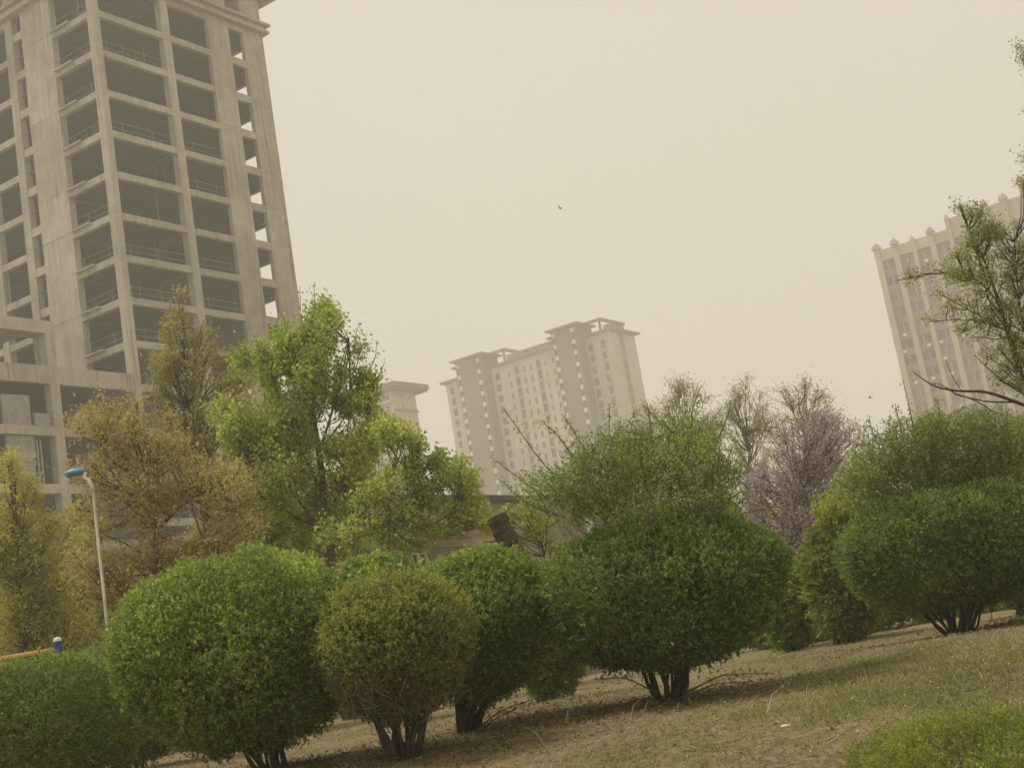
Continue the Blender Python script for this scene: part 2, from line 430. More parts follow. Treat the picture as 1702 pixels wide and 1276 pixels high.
# ------------------------------------------------------------------ unfinished concrete tower with podium
def build_tower():
    C = at(199.6, 422, 105)
    t = empty('concrete_tower', (C[0], C[1], 0), GA)           # local x = R (right face), y = L (left face)
    tag(t, 'tall unfinished bare concrete tower with open floors on a wider podium', 'building')
    cm, sm = M['concrete'], M['concrete_shaded']
    SP, TOP = 3.555, 62.72
    W, D = 20.05, 24.0
    soff = [TOP - SP * k for k in range(18)]
    soff = [s for s in soff if s > 1.5]
    cols = [(0, .65, 0, .78), (7.5, 8.33, 0, .7), (0, .65, 10.65, 11.6), (0, .65, 15.04, 15.9), (0, .65, 19.6, 20.4), (0, .65, 23.3, 24), (19.4, 20.05, 8, 8.8), (19.4, 20.05, 23.2, 24)]
    for c in cols: box('column', t, *c, -.5, TOP + .55, cm)
    rng = random.Random(3)
    for k, s in enumerate(soff):
        bt = s + .58                                          # beam top = floor level of the storey above
        for x0, x1 in ((.65, 7.5), (8.33, 13.0)):
            box('beam', t, x0, x1, .03, .42, s, bt, cm)
        for y0, y1 in ((.78, 5.45), (11.6, 15.04), (15.9, 19.6), (20.4, 23.3)):
            box('beam', t, .03, .42, y0, y1, s, bt, cm)
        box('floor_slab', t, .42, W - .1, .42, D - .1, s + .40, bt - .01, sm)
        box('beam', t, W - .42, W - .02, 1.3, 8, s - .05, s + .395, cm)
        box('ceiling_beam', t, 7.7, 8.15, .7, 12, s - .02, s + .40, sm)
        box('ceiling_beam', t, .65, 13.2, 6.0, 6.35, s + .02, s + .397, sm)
        # solid wall panels, one lift per storey
        z0 = bt - SP - .0
        j = rng.uniform(0, .025)
        box('wall_panel', t, 13.0, 15.57, j, .45, z0 + .012, bt, cm)
        box('wall_panel', t, 17.43, W, rng.uniform(0, .02), .45, z0 + .012, bt, cm)
        box('wall_panel', t, W - .45, W - .005, .45, 1.3, z0 + .012, bt, cm)
        box('spandrel', t, 15.57, 17.43, .06, .42, s, s + .73, cm)
        box('wall_panel', t, rng.uniform(0, .03), .65, 5.45, 9.38, z0 + .012, bt, cm)
        hz = s + 1.74                                         # stair windows sit half a storey up
        box('spandrel', t, .05, .40, 9.38, 10.65, hz - SP + 0.02 + 2.82 - SP * 0 - 2.82, hz - SP + .72, cm) if False else None
        box('spandrel', t, .05, .40, 9.38, 10.65, hz - 3.52, hz - 2.82, cm)
        box('floor_slab', t, .42, 4, 9.4, 10.6, hz - 3.3, hz - 3.1, sm)
        # ledge beside the left-face beam
        box('ledge', t, -.28, .03, 3.0, 5.35, bt - .12, bt + .02, cm)
        for _ in range(rng.choice((0, 0, 1, 2))):
            x = rng.uniform(1, 12.5); y = rng.uniform(1.0, 3.5)
            box('prop', t, x, x + .06, y, y + .06, bt - SP, s + .4, M['pipe'])
        # guard rails
        if s < TOP - 1:
            for axis, u0, u1 in (('x', .65, 7.5), ('x', 8.33, 13), ('y', .78, 5.45)):
                if rng.random() < .5: continue
                p = Parts()
                for h in (.55, 1.1):
                    if axis == 'x': p.cube(u0, u1, .52, .55, bt + h, bt + h + .03)
                    else: p.cube(.52, .55, u0, u1, bt + h, bt + h + .03)
                q = u0 + rng.uniform(.6, 1.6)
                while q < u1:
                    if axis == 'x': p.cube(q, q + .03, .555, .59, bt - .02, bt + 1.2)
                    else: p.cube(.555, .59, q, q + .03, bt - .02, bt + 1.2)
                    q += rng.uniform(2.2, 3.6)
                p.build('guard_rail', M['pipe'], t, world_space=False)
            p = Parts()
            for h in (.4, .8, 1.2):
                p.cube(W - .18, W - .13, 1.3, 8, bt + h, bt + h + .05)
            q = 1.6
            while q < 8:
                p.cube(W - .125, W - .075, q, q + .05, bt - .02, bt + 1.3); q += 1.25
            p.build('guard_rail', M['pipe'], t, world_space=False)
    # unseen inner walls, added to block the sky and keep the bays dark
    box('sky_block_wall', t, 2.2, 19.3, 12.0, 12.4, 0, TOP + .4, sm)
    box('sky_block_wall', t, 9.0, 9.4, 12.4, 23.5, 0, TOP + .4, sm)
    box('sky_block_wall', t, 4.4, 8.8, 7.5, 7.8, 0, TOP + .4, sm)
    box('back_wall', t, .7, 19.4, D - .1, D + .2, 0, TOP + .4, cm)
    # cornice, set-back ledge, top storey and eave
    def ring(name, o0, z0, z1, inner=.6):
        p = Parts()
        p.cube(-o0, W + o0, -o0, inner, z0, z1); p.cube(-o0, inner, inner, D + o0, z0, z1)
        p.cube(W - inner, W + o0, inner, D + o0, z0, z1)
        p.build(name, cm, t, world_space=False)
    ring('cornice', .5, 63.30, 63.62)
    ring('cornice', .22, 63.62, 64.05)
    ring('cornice', .62, 64.05, 64.28)
    top = TOP + .58
    box('wall_panel', t, 13.0, 15.57, .02, .45, 64.28, 67.4, cm)
    box('wall_panel', t, 17.43, W - .01, .02, .45, 64.28, 67.4, cm)
    box('wall_panel', t, 0.02, .65, 5.45, 9.38, 64.28, 67.4, cm)
    box('wall_panel', t, 0.02, .65, 10.65, 11.6, 64.28, 67.4, cm)
    box('column', t, .02, .67, .02, .8, 64.28, 67.4, cm)
    box('column', t, 7.5, 8.33, .02, .7, 64.28, 67.4, cm)
    for x0, x1 in ((.67, 7.5), (8.33, 13.0), (15.57, 17.43)): box('beam', t, x0, x1, .05, .42, 66.75, 67.4, cm)
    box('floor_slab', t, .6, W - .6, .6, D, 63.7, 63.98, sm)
    box('eave_slab', t, -2.2, W + 2.2, -2.2, D + 2.2, 67.42, 67.9, cm)
    # podium: front plane continues the right face to the left
    pod = [27.15, 23.25, 19.0, 14.8, 10.6, 6.4]
    pcols = [(-7.83, -7.03), (-16.6, -15.8), (-25.4, -24.6)]
    for a, b in pcols: box('podium_column', t, a, b, 0, .8, -.5, 27.15, cm)
    for a in (-7.83, -16.6): box('podium_column', t, a, a + .8, 8, 8.8, -.5, 27.15, cm)
    edges = [-25.4, -16.6, -7.83, 0]
    for k, s in enumerate(pod):
        h = 1.35 if k == 0 else .68
        for a, b in ((-24.6, -16.6), (-15.8, -7.83), (-7.03, -.01)):
            box('podium_beam', t, a, b, .03, .5, s, s + h, cm)
        if k == 0:
            for a, b in pcols: box('podium_beam', t, a, b, .01, .5, s + .002, s + h, cm)
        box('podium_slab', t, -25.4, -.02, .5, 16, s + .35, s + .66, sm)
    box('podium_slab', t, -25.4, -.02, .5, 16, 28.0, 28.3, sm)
    box('podium_wall', t, -25.4, -.5, 9.5, 9.9, 0, 27.4, sm)
    # portal frame standing on the podium edge
    box('portal_beam', t, -25, -7.02, .0, 1.5, 31.0, 31.97, cm)
    box('portal_column', t, -7.85, -7.03, .02, 1.48, 28.5, 31.0, cm)
    box('portal_column', t, -16.4, -15.6, .02, 1.48, 28.5, 31.0, cm)
    box('portal_slab', t, -25, -7.9, 1.5, 6, 31.55, 31.9, cm)
    # block infill, low walls and a couple of props in the podium bays
    def infill(x0, x1, z0, z1):
        w = box('infill_wall', t, x0, x1, .25, .45, z0, z1, M['block'])
        return w
    infill(-11.9, -9.6, 23.93, 26.2); infill(-9.3, -7.95, 23.93, 24.95); infill(-14.5, -12.6, 23.93, 26.0)
    infill(-11.8, -9.5, 22.0, 23.2); infill(-11.8, -9.6, 19.7, 21.6); infill(-6.0, -1.0, 23.93, 24.9); infill(-5, -2.5, 19.7, 20.9)
    box('lintel', t, -12.0, -9.5, .2, .5, 21.6, 22.0, cm)
    for x in (-9.45, -9.15): box('prop', t, x, x + .09, .1, .19, 19.7, 22.9, M['pipe'])
build_tower()

# ------------------------------------------------------------------ walls with real openings
def wall_grid(name, parent, axis, off, depth, u0, u1, z0, z1, holes, mat):
    """A wall in the parent's frame with rectangular openings. axis 'y': wall runs along y at x=off, depth towards +x;
    axis 'x': wall runs along x at y=off, depth towards +y."""
    us = sorted({u0, u1, *[h[0] for h in holes], *[h[1] for h in holes]})
    zs = sorted({z0, z1, *[h[2] for h in holes], *[h[3] for h in holes]})
    us = np.array(us); zs = np.array(zs)
    solid = np.ones((len(us) - 1, len(zs) - 1), bool)
    uc = (us[1:] + us[:-1]) / 2; zc = (zs[1:] + zs[:-1]) / 2
    for h in holes:
        solid[np.ix_((uc > h[0]) & (uc < h[1]), (zc > h[2]) & (zc < h[3]))] = False
    v = []; f = []
    def P(u, d, z): return (off + d, u, z) if axis == 'y' else (u, off + d, z)
    def quad(*p):
        i = len(v); v.extend(p); f.append((i, i + 1, i + 2, i + 3))
    nu, nz = solid.shape
    for i in range(nu):
        for j in range(nz):
            if not solid[i, j]: continue
            a, b, c, d = us[i], us[i + 1], zs[j], zs[j + 1]
            quad(P(a, 0, c), P(b, 0, c), P(b, 0, d), P(a, 0, d))
            quad(P(a, depth, c), P(a, depth, d), P(b, depth, d), P(b, depth, c))
            if i == 0 or not solid[i - 1, j]: quad(P(a, 0, c), P(a, 0, d), P(a, depth, d), P(a, depth, c))
            if i == nu - 1 or not solid[i + 1, j]: quad(P(b, 0, c), P(b, depth, c), P(b, depth, d), P(b, 0, d))
            if j == 0 or not solid[i, j - 1]: quad(P(a, 0, c), P(a, depth, c), P(b, depth, c), P(b, 0, c))
            if j == nz - 1 or not solid[i, j + 1]: quad(P(a, 0, d), P(b, 0, d), P(b, depth, d), P(a, depth, d))
    return mesh_obj(name, np.array(v), np.array(f), mat, parent, world_space=False)

# ------------------------------------------------------------------ hazy apartment block in the middle distance
def build_apartments():
    Q = at(1012, 549, 350)
    t = empty('apartment_block', (Q[0], Q[1], 0), GA)
    tag(t, 'hazy cream apartment block with two grey stair towers and open roof frames', 'building')
    cr, gw, fa = M['cream'], M['grey_wall'], M['fascia']
    rows = [77.6 - 3.06 * k for k in range(17)]               # window sills
    def window(axis, off, u0, u1, z0, z1, hood=False):
        g = M['glass'] if RNG.random() < .75 else M['glass_light']
        if axis == 'y':
            w = box('window', t, off + .22, off + .3, u0 - .05, u1 + .05, z0 - .05, z1 + .05, g)
            sub_box('mullion', w, off + .16, off + .22, (u0 + u1) / 2 - .05, (u0 + u1) / 2 + .05, z0, z1, M['fascia'])
            sub_box('sill', w, off - .12, off + .2, u0 - .12, u1 + .12, z0 - .12, z0, M['white'])
        else:
            w = box('window', t, u0 - .05, u1 + .05, off + .22, off + .3, z0 - .05, z1 + .05, g)
            sub_box('sill', w, u0 - .12, u1 + .12, off - .12, off + .2, z0 - .12, z0, M['white'])
    # right section, centre and left wing on the main plane x = 0
    secs = [((0, 7.6), 81.6, [(5.55, 7.05, 2.0), (1.75, 3.15, 2.0)]),
            ((15.0, 38.6), 81.4, [(36.0, 37.5, 2.0), (32.4, 33.1, 1.6), (29.5, 30.9, 2.3), (27.4, 28.1, 1.7), (25.2, 25.95, 1.7), (22.3, 23.7, 2.3), (20.4, 20.95, 1.6), (18.0, 18.6, 1.6)]),
            ((47.0, 54.5), 81.0, [(51.9, 53.15, 2.0), (48.6, 49.1, 1.6)])]
    for (u0, u1), top, cols in secs:
        holes = [(a, b, z, z + h) for a, b, h in cols for z in rows if z > 36]
        wall_grid('facade_wall', t, 'y', 0, .3, u0, u1, 0, top, holes, cr)
        for h in holes: window('y', 0, *h)
    # bay projections
    for a in (1.4, 29.2, 22.0):
        for z in rows:
            if z > 36: box('balcony_ledge', t, -.45, 0, a, a + 2.1, z - .35, z - .14, cr)
    # right end face
    holes = [(4.5, 6.9, z - .2, z + 2.0) for z in rows if z > 36]
    wall_grid('end_wall', t, 'x', 0.0, .3, .31, 13.0, 0, 81.4, holes, M['cream_yellow'])
    for h in holes: window('x', 0.0, *h)
    for z in rows:
        if z > 36: box('recessed_panel', t, 4.5, 6.9, -.06, -.004, z - 1.02, z - .35, M['fascia'])
    box('recessed_panel', t, 4.5, 6.9, -.06, -.004, 79.7, 81.3, M['fascia'])
    box('rear_wall', t, 12.7, 13.0, .31, 54.5, 0, 81.2, cr)
    box('roof_slab', t, -1.1, 14.2, -1.3, 7.6, 81.65, 82.15, fa)
    box('roof_slab', t, -1.0, 14.0, 15.3, 38.4, 81.45, 82.0, fa)
    box('parapet', t, -.95, 13.6, 15.6, 32.2, 82.0, 83.5, fa)
    box('roof_slab', t, -1.0, 14.0, 47.2, 55.8, 81.1, 81.75, fa)
    # stair towers
    for y0, y1, top in ((7.4, 15.3, 84.9), (38.5, 47.4, 85.1)):
        x0 = -3.8
        holes = []
        for yc in (y0 + 1.3, y1 - .75):
            for z in rows:
                if z > 36: holes.append((yc - .5, yc + .5, z + 4.2 - .2, z + 4.2 + 2.5))
        holes = [h for h in holes if h[3] < top - .5]
        wall_grid('stair_tower_wall', t, 'y', x0, .3, y0, y1, 0, top, holes, gw)
        box('stair_tower_side', t, x0 + .3, 4, y0, y0 + .3, 0, top, gw)
        box('stair_tower_side', t, x0 + .3, 4, y1 - .3, y1, 0, top, gw)
        for h in holes:
            w = box('window', t, x0 + .15, x0 + .28, h[0], h[1], h[2], h[3] - 1.15, M['glass'])
            sub_box('panel', w, x0 - .06, x0 + .28, h[0] + .02, h[1] - .02, h[3] - 1.13, h[3], M['white'])
        box('stair_tower_roof', t, x0 - 1.1, 5, y0 - 1.0, y1 + 1.1, top, top + .5, fa)
        box('ledge', t, x0 - .7, 2, y1, y1 + 1.2, top - 1.7, top - 1.25, fa)
        # open frame on the roof beside the stair tower
        p0 = y0 - 5.0
        zt = top + .55
        box('roof_frame', t, -.9, 12, p0 - .9, p0 + .1, zt - .6, zt, fa)
        box('roof_frame', t, -.9, .2, p0 + .1, y0 - 1.01, zt - .6, zt, fa)
        box('roof_frame', t, 11, 12, p0 + .1, y0, zt - .6, zt, fa)
        for x, y in ((-.3, p0 - .3), (11.1, p0 - .3), (11.1, y0 - 1)): box('roof_frame_post', t, x, x + .55, y, y + .5, 82.2, zt - .6, fa)
        box('plant_room', t, 5.5, 12, p0 + 1.5 - 1.8, p0 + 2.2, 82.2, zt - .6, fa)
build_apartments()

# ------------------------------------------------------------------ second hazy block behind the green tree
def build_left_block():
    Q = at(590 + 750 / 12.15, 610 + 480 / 12.15, 300)
    t = empty('apartment_block', (Q[0], Q[1], 0), GA)
    tag(t, 'hazy cream block with wide flat eaves peeping out behind the green tree', 'building')
    cr, fa = M['cream_yellow'], M['fascia']
    holes = []
    for k in range(8):
        z = 63.45 - 2.55 * k
        holes.append((2.9, 3.25, z - .05, z + 1.15))
    wall_grid('side_wall', t, 'x', 0, .3, 0, 7.9, 0, 65.0, holes, cr)
    for h in holes: box('window', t, h[0], h[1], .15, .25, h[2], h[3], M['glass'])
    box('string_course', t, -.2, 8.15, -.25, -.002, 60.4, 60.85, fa)
    holes = []
    for k in range(8):
        for y0 in (1.2, 5.2, 9.4):
            z = 63.2 - 3.05 * k
            holes.append((y0, y0 + 2.2, z - 1.0, z + .9))
    wall_grid('front_wall', t, 'y', 0.0, .3, .31, 14, 0, 65.0, holes, M['cream'])
    for h in holes: box('window', t, .18, .28, h[0], h[1], h[2], h[3], M['glass_light'])
    for k in range(8):
        box('balcony', t, -1.0, -.002, .4, 8, 62.3 - 3.05 * k, 62.95 - 3.05 * k, M['cream'])
    box('rear_wall', t, 7.6, 7.9, .31, 14, 0, 64.9, cr)
    box('eave_slab', t, -1.4, 10.6, -1.6, 15, 65.02, 65.5, fa)
    box('eave_slab', t, -1.6, 10.9, -1.9, 15.2, 65.5, 66.6, fa)
    box('roof', t, .5, 9.8, -.8, 13, 66.6, 67.0, fa)
build_left_block()

# ------------------------------------------------------------------ tan office block on the right
def build_office():
    Q = at(1430 + 225 / 10.63, 360 + 540 / 10.63, 290)
    t = empty('office_block', (Q[0], Q[1], 0), GA)
    tag(t, 'tan office block with tall pilasters and brown window bays behind the leafy branch', 'building')
    tn = M['tan']
    pil = [-.65] + [-.65 - 3.97 * k for k in range(1, 14)]
    end = pil[-1] - .6
    rng = random.Random(11)
    for k, y in enumerate(pil):
        w = .65 if k == 0 else (.58 if k % 2 else .45)
        hi = 75.1 if k < 4 else (77.2 if k < 8 else 79.6)
        box('pilaster', t, -.45, .3, y - w, y + w, 0, hi + .3, tn)
        if k % 2 == 1 or k == 0 or k in (6, 8):
            c = box('pilaster_cap', t, -.75, .6, y - w - .28, y + w + .28, hi + .3, hi + .75, tn)
            sub_box('finial', c, -.45, .3, y - w, y + w, hi + .75, hi + 1.3, tn)
            sub_box('ball', c, -.2, .1, y - .2, y + .2, hi + 1.3, hi + 1.7, tn)
        else:
            box('pilaster_cap', t, -.4, .2, y - .2, y + .2, hi + .3, hi + .85, tn)
    holes = []
    for k in range(len(pil) - 1):
        y1, y0 = pil[k] - .62, pil[k + 1] + .62
        hi = 75.1 if k < 4 else (77.2 if k < 8 else 79.6)
        box('parapet', t, -.12, .3, y0 - .2, y1 + .2, 72.75, hi, tn)
        for r in range(12):
            z = 70.55 - 3.5 * r
            holes.append((y0 + .1, y1 - .1, z, z + 2.0))
    wall_grid('facade_wall', t, 'y', .1, .3, end, 0, 0, 72.75, holes, M['spandrel'])
    for h in holes:
        w = box('window', t, .25, .35, h[0] - .02, h[1] + .02, h[2] - .02, h[3] + .02, M['glass_light'] if rng.random() < .7 else M['glass'])
        ym = h[0] + (h[1] - h[0]) * rng.choice((.35, .5, .65))
        sub_box('mullion', w, .18, .25, ym - .05, ym + .05, h[2], h[3], M['white'])
        sub_box('window_head', w, .0, .25, h[0], h[1], h[3] - .12, h[3], M['spandrel'])
        if rng.random() < .3:
            ya = rng.uniform(h[0], h[1] - .8)
            box('air_conditioner', t, -.35, .098, ya, ya + .75, h[2] - .9, h[2] - .35, M['white'])
    box('side_wall', t, .3, 16, -.3, -.002, 0, 75.0, tn)
    box('roof', t, .3, 16, end, -.3, 72.8, 73.4, tn)
    box('roof_room', t, 2, 14, pil[9], pil[4], 73.4, 76.6, tn)
build_office()

# ------------------------------------------------------------------ low brown building with tiled awning
def build_low_house():
    Q = at(660 + 1450 / 7.0875, 800 + 180 / 7.0875, 48)
    t = empty('low_house', (Q[0], Q[1], 0), GA)
    tag(t, 'low brown stucco house with red tiled awning seen between the tree trunks', 'building')
    holes = [(-6.4, -5.5, 4.2, 5.55), (-4.4, -3.4, 4.2, 5.5), (.6, 1.5, 4.1, 5.1), (-8.6, -7.6, 4.2, 5.5)]
    wall_grid('front_wall', t, 'x', 0, .3, -11, 4, 0, 7.1, holes, M['stucco'])
    for h in holes:
        w = box('window', t, h[0], h[1], .16, .22, h[2], h[3], M['glass'])
        sub_box('frame', w, h[0], h[1], .08, .16, h[3] - .1, h[3], M['white'])
        sub_box('frame', w, h[0], h[1], .08, .16, h[2], h[2] + .1, M['white'])
        for u in (h[0], (h[0] + h[1]) / 2 - .04, h[1] - .08): sub_box('frame', w, u, u + .08, .08, .16, h[2] + .1, h[3] - .1, M['white'])
        sub_box('sill', w, h[0] - .15, h[1] + .15, -.2, .08, h[2] - .12, h[2], M['white'])
    box('parapet', t, -11.1, 4.1, -.12, .42, 7.1, 7.3, M['dark_trim'])
    box('side_wall', t, -11, -10.7, .3, 9, 0, 7.1, M['stucco'])
    box('side_wall', t, 3.7, 4.0, .3, 9, 0, 7.1, M['stucco'])
    box('roof', t, -10.7, 3.7, .3, 9, 6.8, 7.0, M['dark_trim'])
    box('wall_band', t, -10.9, -1.9, -.08, -.002, 5.62, 5.86, M['stucco_light'])
    # tiled awning: courses stepped down, each course of separate tiles
    n = 9
    rng = random.Random(4)
    for c in range(n):
        f = c / (n - 1)
        z = 7.02 - .80 * f; y = -.06 - .95 * f
        x1 = -5.1 + 1.5 * f
        x = -9.0
        while x < x1:
            w = rng.uniform(.42, .5)
            b = box('roof_tile', t, x, min(x + w - .02, x1), y - .16, y + .02, z + rng.uniform(-.008, .008), z + .075, M['tile'])
            b.rotation_euler = (math.radians(26 + rng.uniform(-2, 2)), 0, 0)
            x += w
    p = Parts()
    v = [(-9.1, -.002, 6.95), (-5.1, -.002, 6.95), (-9.1, -1.12, 6.12), (-3.5, -1.12, 6.12), (-9.1, -.002, 6.08), (-3.5, -.002, 6.08)]
    p.add(v, [[0, 2, 3, 1], [2, 4, 5, 3]]); p.add([v[1], v[3], v[5]], [[0, 1, 2]]); p.add([v[0], v[4], v[2]], [[0, 1, 2]])
    p.build('awning_deck', M['dark_trim'], t, world_space=False)
build_low_house()

# ------------------------------------------------------------------ vegetation builders
def limb_path(a, b, sag, rng, n=5):
    """A bent limb from a to b, starting steep."""
    a = np.asarray(a, float); b = np.asarray(b, float)
    L = np.linalg.norm(b - a)
    mid = a * .5 + b * .5 + rng.normal(0, .06, 3) * L + np.array([0, 0, -sag * L])
    s = np.linspace(0, 1, n)[:, None]
    p = (1 - s) ** 2 * a + 2 * s * (1 - s) * mid + s * s * b
    p[1:-1] += rng.normal(0, .018, (n - 2, 3)) * L
    return p

def leafy_twigs(starts, tips, bend, per, spread, rng, t0=.25):
    """Leaf positions and directions along each twig; returns also the twig mid points."""
    mid = (starts + tips) / 2 + bend
    n = len(starts)
    s = rng.uniform(t0, 1.03, (n, per))
    s = 1 - (1 - s) * 1.0
    S = s[..., None]
    P = (1 - S) ** 2 * starts[:, None] + 2 * S * (1 - S) * mid[:, None] + S * S * tips[:, None]
    T = unit(tips - mid)[:, None] * np.ones_like(P)
    P = P + rng.normal(0, spread, P.shape)
    D = T * .5 + rng.normal(0, .7, P.shape) + np.array([0, 0, .1])
    return P.reshape(-1, 3), D.reshape(-1, 3), mid

def tree(name, label, cat, Y, trunk_px, r0, blobs, leaf, bark='bark', twig='twig', dens=1.0, per=14, llen=.07, asp=.7, style='blade', nsub=4, scat=.95,
         spread=.05, seed=1, group=None, shoots=(), depth=.8, back=.5, limbs_from=.15, twig_r=.006, extra_limbs=(), limb_max=1.0, shape=(1.1, 1.1, .95)):
    rng = np.random.default_rng(seed)
    ppm = FPX / Y
    pts = [at(x, y, Y) for x, y in trunk_px]
    base = pts[0].copy(); base[2] = float(ground_z(base[0], base[1])) - .05
    # continue straight down from the lowest seen point to the ground
    d = pts[1] - pts[0]; d = d / max(abs(d[2]), .1) * (pts[0][2] - base[2])
    base[:2] = pts[0][:2] - .4 * d[:2]
    t = empty(name, tuple(base))
    tag(t, label, cat, group)
    tr = np.array([base] + pts)
    seg = np.concatenate([[0], np.cumsum(np.linalg.norm(np.diff(tr, axis=0), axis=1))]); tot = seg[-1]
    sfine = np.linspace(0, tot, 16)
    trf = np.stack([np.interp(sfine, seg, tr[:, k]) for k in range(3)], 1)
    trf[2:-1] += rng.normal(0, .015, (13, 3)) * tot * .3
    rad = r0 * (1.15 - .95 * (sfine / tot)) ; rad[0] *= 1.3
    wood = Parts(); wood.tube(trf, rad, 8)
    cent = []
    cr = np.mean([b[2] for b in blobs]) / ppm
    cx = np.array([b[:2] for b in blobs]); crown_r = max(np.ptp(cx[:, 0]), 60) / 2 / ppm
    fine = []
    for b in blobs:                                            # break each mass into smaller sprays
        dn = b[3] if len(b) > 3 else 1.0
        if b[2] < 14: fine.append((b[0], b[1], b[2], dn)); continue
        for _ in range(nsub):
            aa = rng.uniform(0, 6.283); rr = b[2] * rng.uniform(.2, scat)
            fine.append((b[0] + rr * math.cos(aa), b[1] + rr * math.sin(aa), b[2] * rng.uniform(.36, .62) * (4 / nsub) ** .4, dn * rng.uniform(.5, 1.4)))
    for b in fine:
        dn = b[3]
        cent.append((at(b[0], b[1], Y + rng.uniform(-depth, depth) * crown_r * .6), b[2] / ppm, dn))
        if rng.random() < back:                                # fill the crown's depth
            cent.append((at(b[0] + rng.normal(0, .25) * b[2], b[1] + rng.normal(0, .2) * b[2], Y + rng.choice((-1, 1)) * rng.uniform(.5, 1.0) * crown_r * depth), b[2] / ppm * .9, dn * .8))
    extp = []
    for lp in extra_limbs:
        q = np.array([at(x, y, Y + (dy if True else 0)) for x, y, dy in lp[0]])
        s = np.linspace(0, 1, len(q)); sf = np.linspace(0, 1, len(q) * 3)
        qf = np.stack([np.interp(sf, s, q[:, k]) for k in range(3)], 1)
        qf[1:-1] = (qf[:-2] + 2 * qf[1:-1] + qf[2:]) / 4
        wood.tube(qf, np.linspace(lp[1], lp[2], len(qf)), 6); extp.append(qf[2:])
    tw = Parts(); LP = []; LD = []
    ext = np.concatenate(extp) if extp else None
    for c, r, dn in cent:
        # where the limb leaves the trunk
        low = trf[:, 2] < c[2] - .25 * np.linalg.norm(trf[:, :2] - c[:2], axis=1)
        low &= sfine > limbs_from * tot
        idx = np.where(low)[0]
        i = idx[-1] if len(idx) else max(2, int(limbs_from * 16))
        i = min(i, 14)
        if len(idx) > 3: i = int(rng.choice(idx[-3:]))
        org = trf[i]; lr = rad[i] * .55
        if ext is not None:
            dd = np.linalg.norm(ext - c, axis=1) + .8 * np.maximum(0, ext[:, 2] - c[2])
            j = int(np.argmin(dd))
            if dd[j] < np.linalg.norm(org - c) * .9: org = ext[max(0, j - 1)]; lr = .010
        lp = limb_path(org, c, .12, rng)
        lr = min(limb_max, lr, .008 + .012 * np.linalg.norm(c - org))
        wood.tube(lp, np.linspace(lr, .005, len(lp)), 5)
        n = max(4, int(42 * dn * dens * (r * r) / .25 ** 0 * 1.0 / max(.12, .35 * r + .05)))
        u = unit(rng.normal(size=(n, 3))); rr = rng.uniform(.3, 1.0, n) ** .7
        wisp = rng.random(n) < .22
        rr = np.where(wisp, rng.uniform(1.0, 1.55, n), rr)
        tips = c + u * rr[:, None] * r * np.array(shape) + np.array([0, 0, .18 * r]) + wisp[:, None] * np.array([0, 0, .25]) * r
        k = rng.integers(2, 5, n); st = lp[k] * .55 + (c + (tips - c) * .25) * .45
        bend = rng.normal(0, .10, (n, 3)) * r - np.array([0, 0, .08]) * r
        P, D, mid = leafy_twigs(st, tips, bend, per, spread, rng)
        LP.append(P); LD.append(D)
        twig_mesh(tw, st, mid, tips, np.full(n, twig_r), np.full(n, twig_r * .35))
    for x0, y0, x1, y1, m in shoots:
        a = at(x0, y0, Y + rng.uniform(-.5, .5)); b = at(x1, y1, Y + rng.uniform(-.5, .5))
        lp = limb_path(a, b, .03, rng); wood.tube(lp, np.linspace(.014, .004, 5), 4)
        s = rng.uniform(.1, 1, m); P = np.stack([np.interp(s, np.linspace(0, 1, 5), lp[:, k]) for k in range(3)], 1) + rng.normal(0, spread * .8, (m, 3))
        LP.append(P); LD.append(rng.normal(0, .8, (m, 3)) + [0, 0, .5])
    wood.build('trunk', M[bark], t, smooth=True)
    o = tw.build('twigs', M[twig], t); o['kind'] = 'stuff'
    P = np.concatenate(LP); D = np.concatenate(LD)
    ln = llen * rng.uniform(.6, 1.25, len(P))
    leaf_mesh('crown', P, D, ln, ln * asp, M[leaf], t, style=style)
    return t

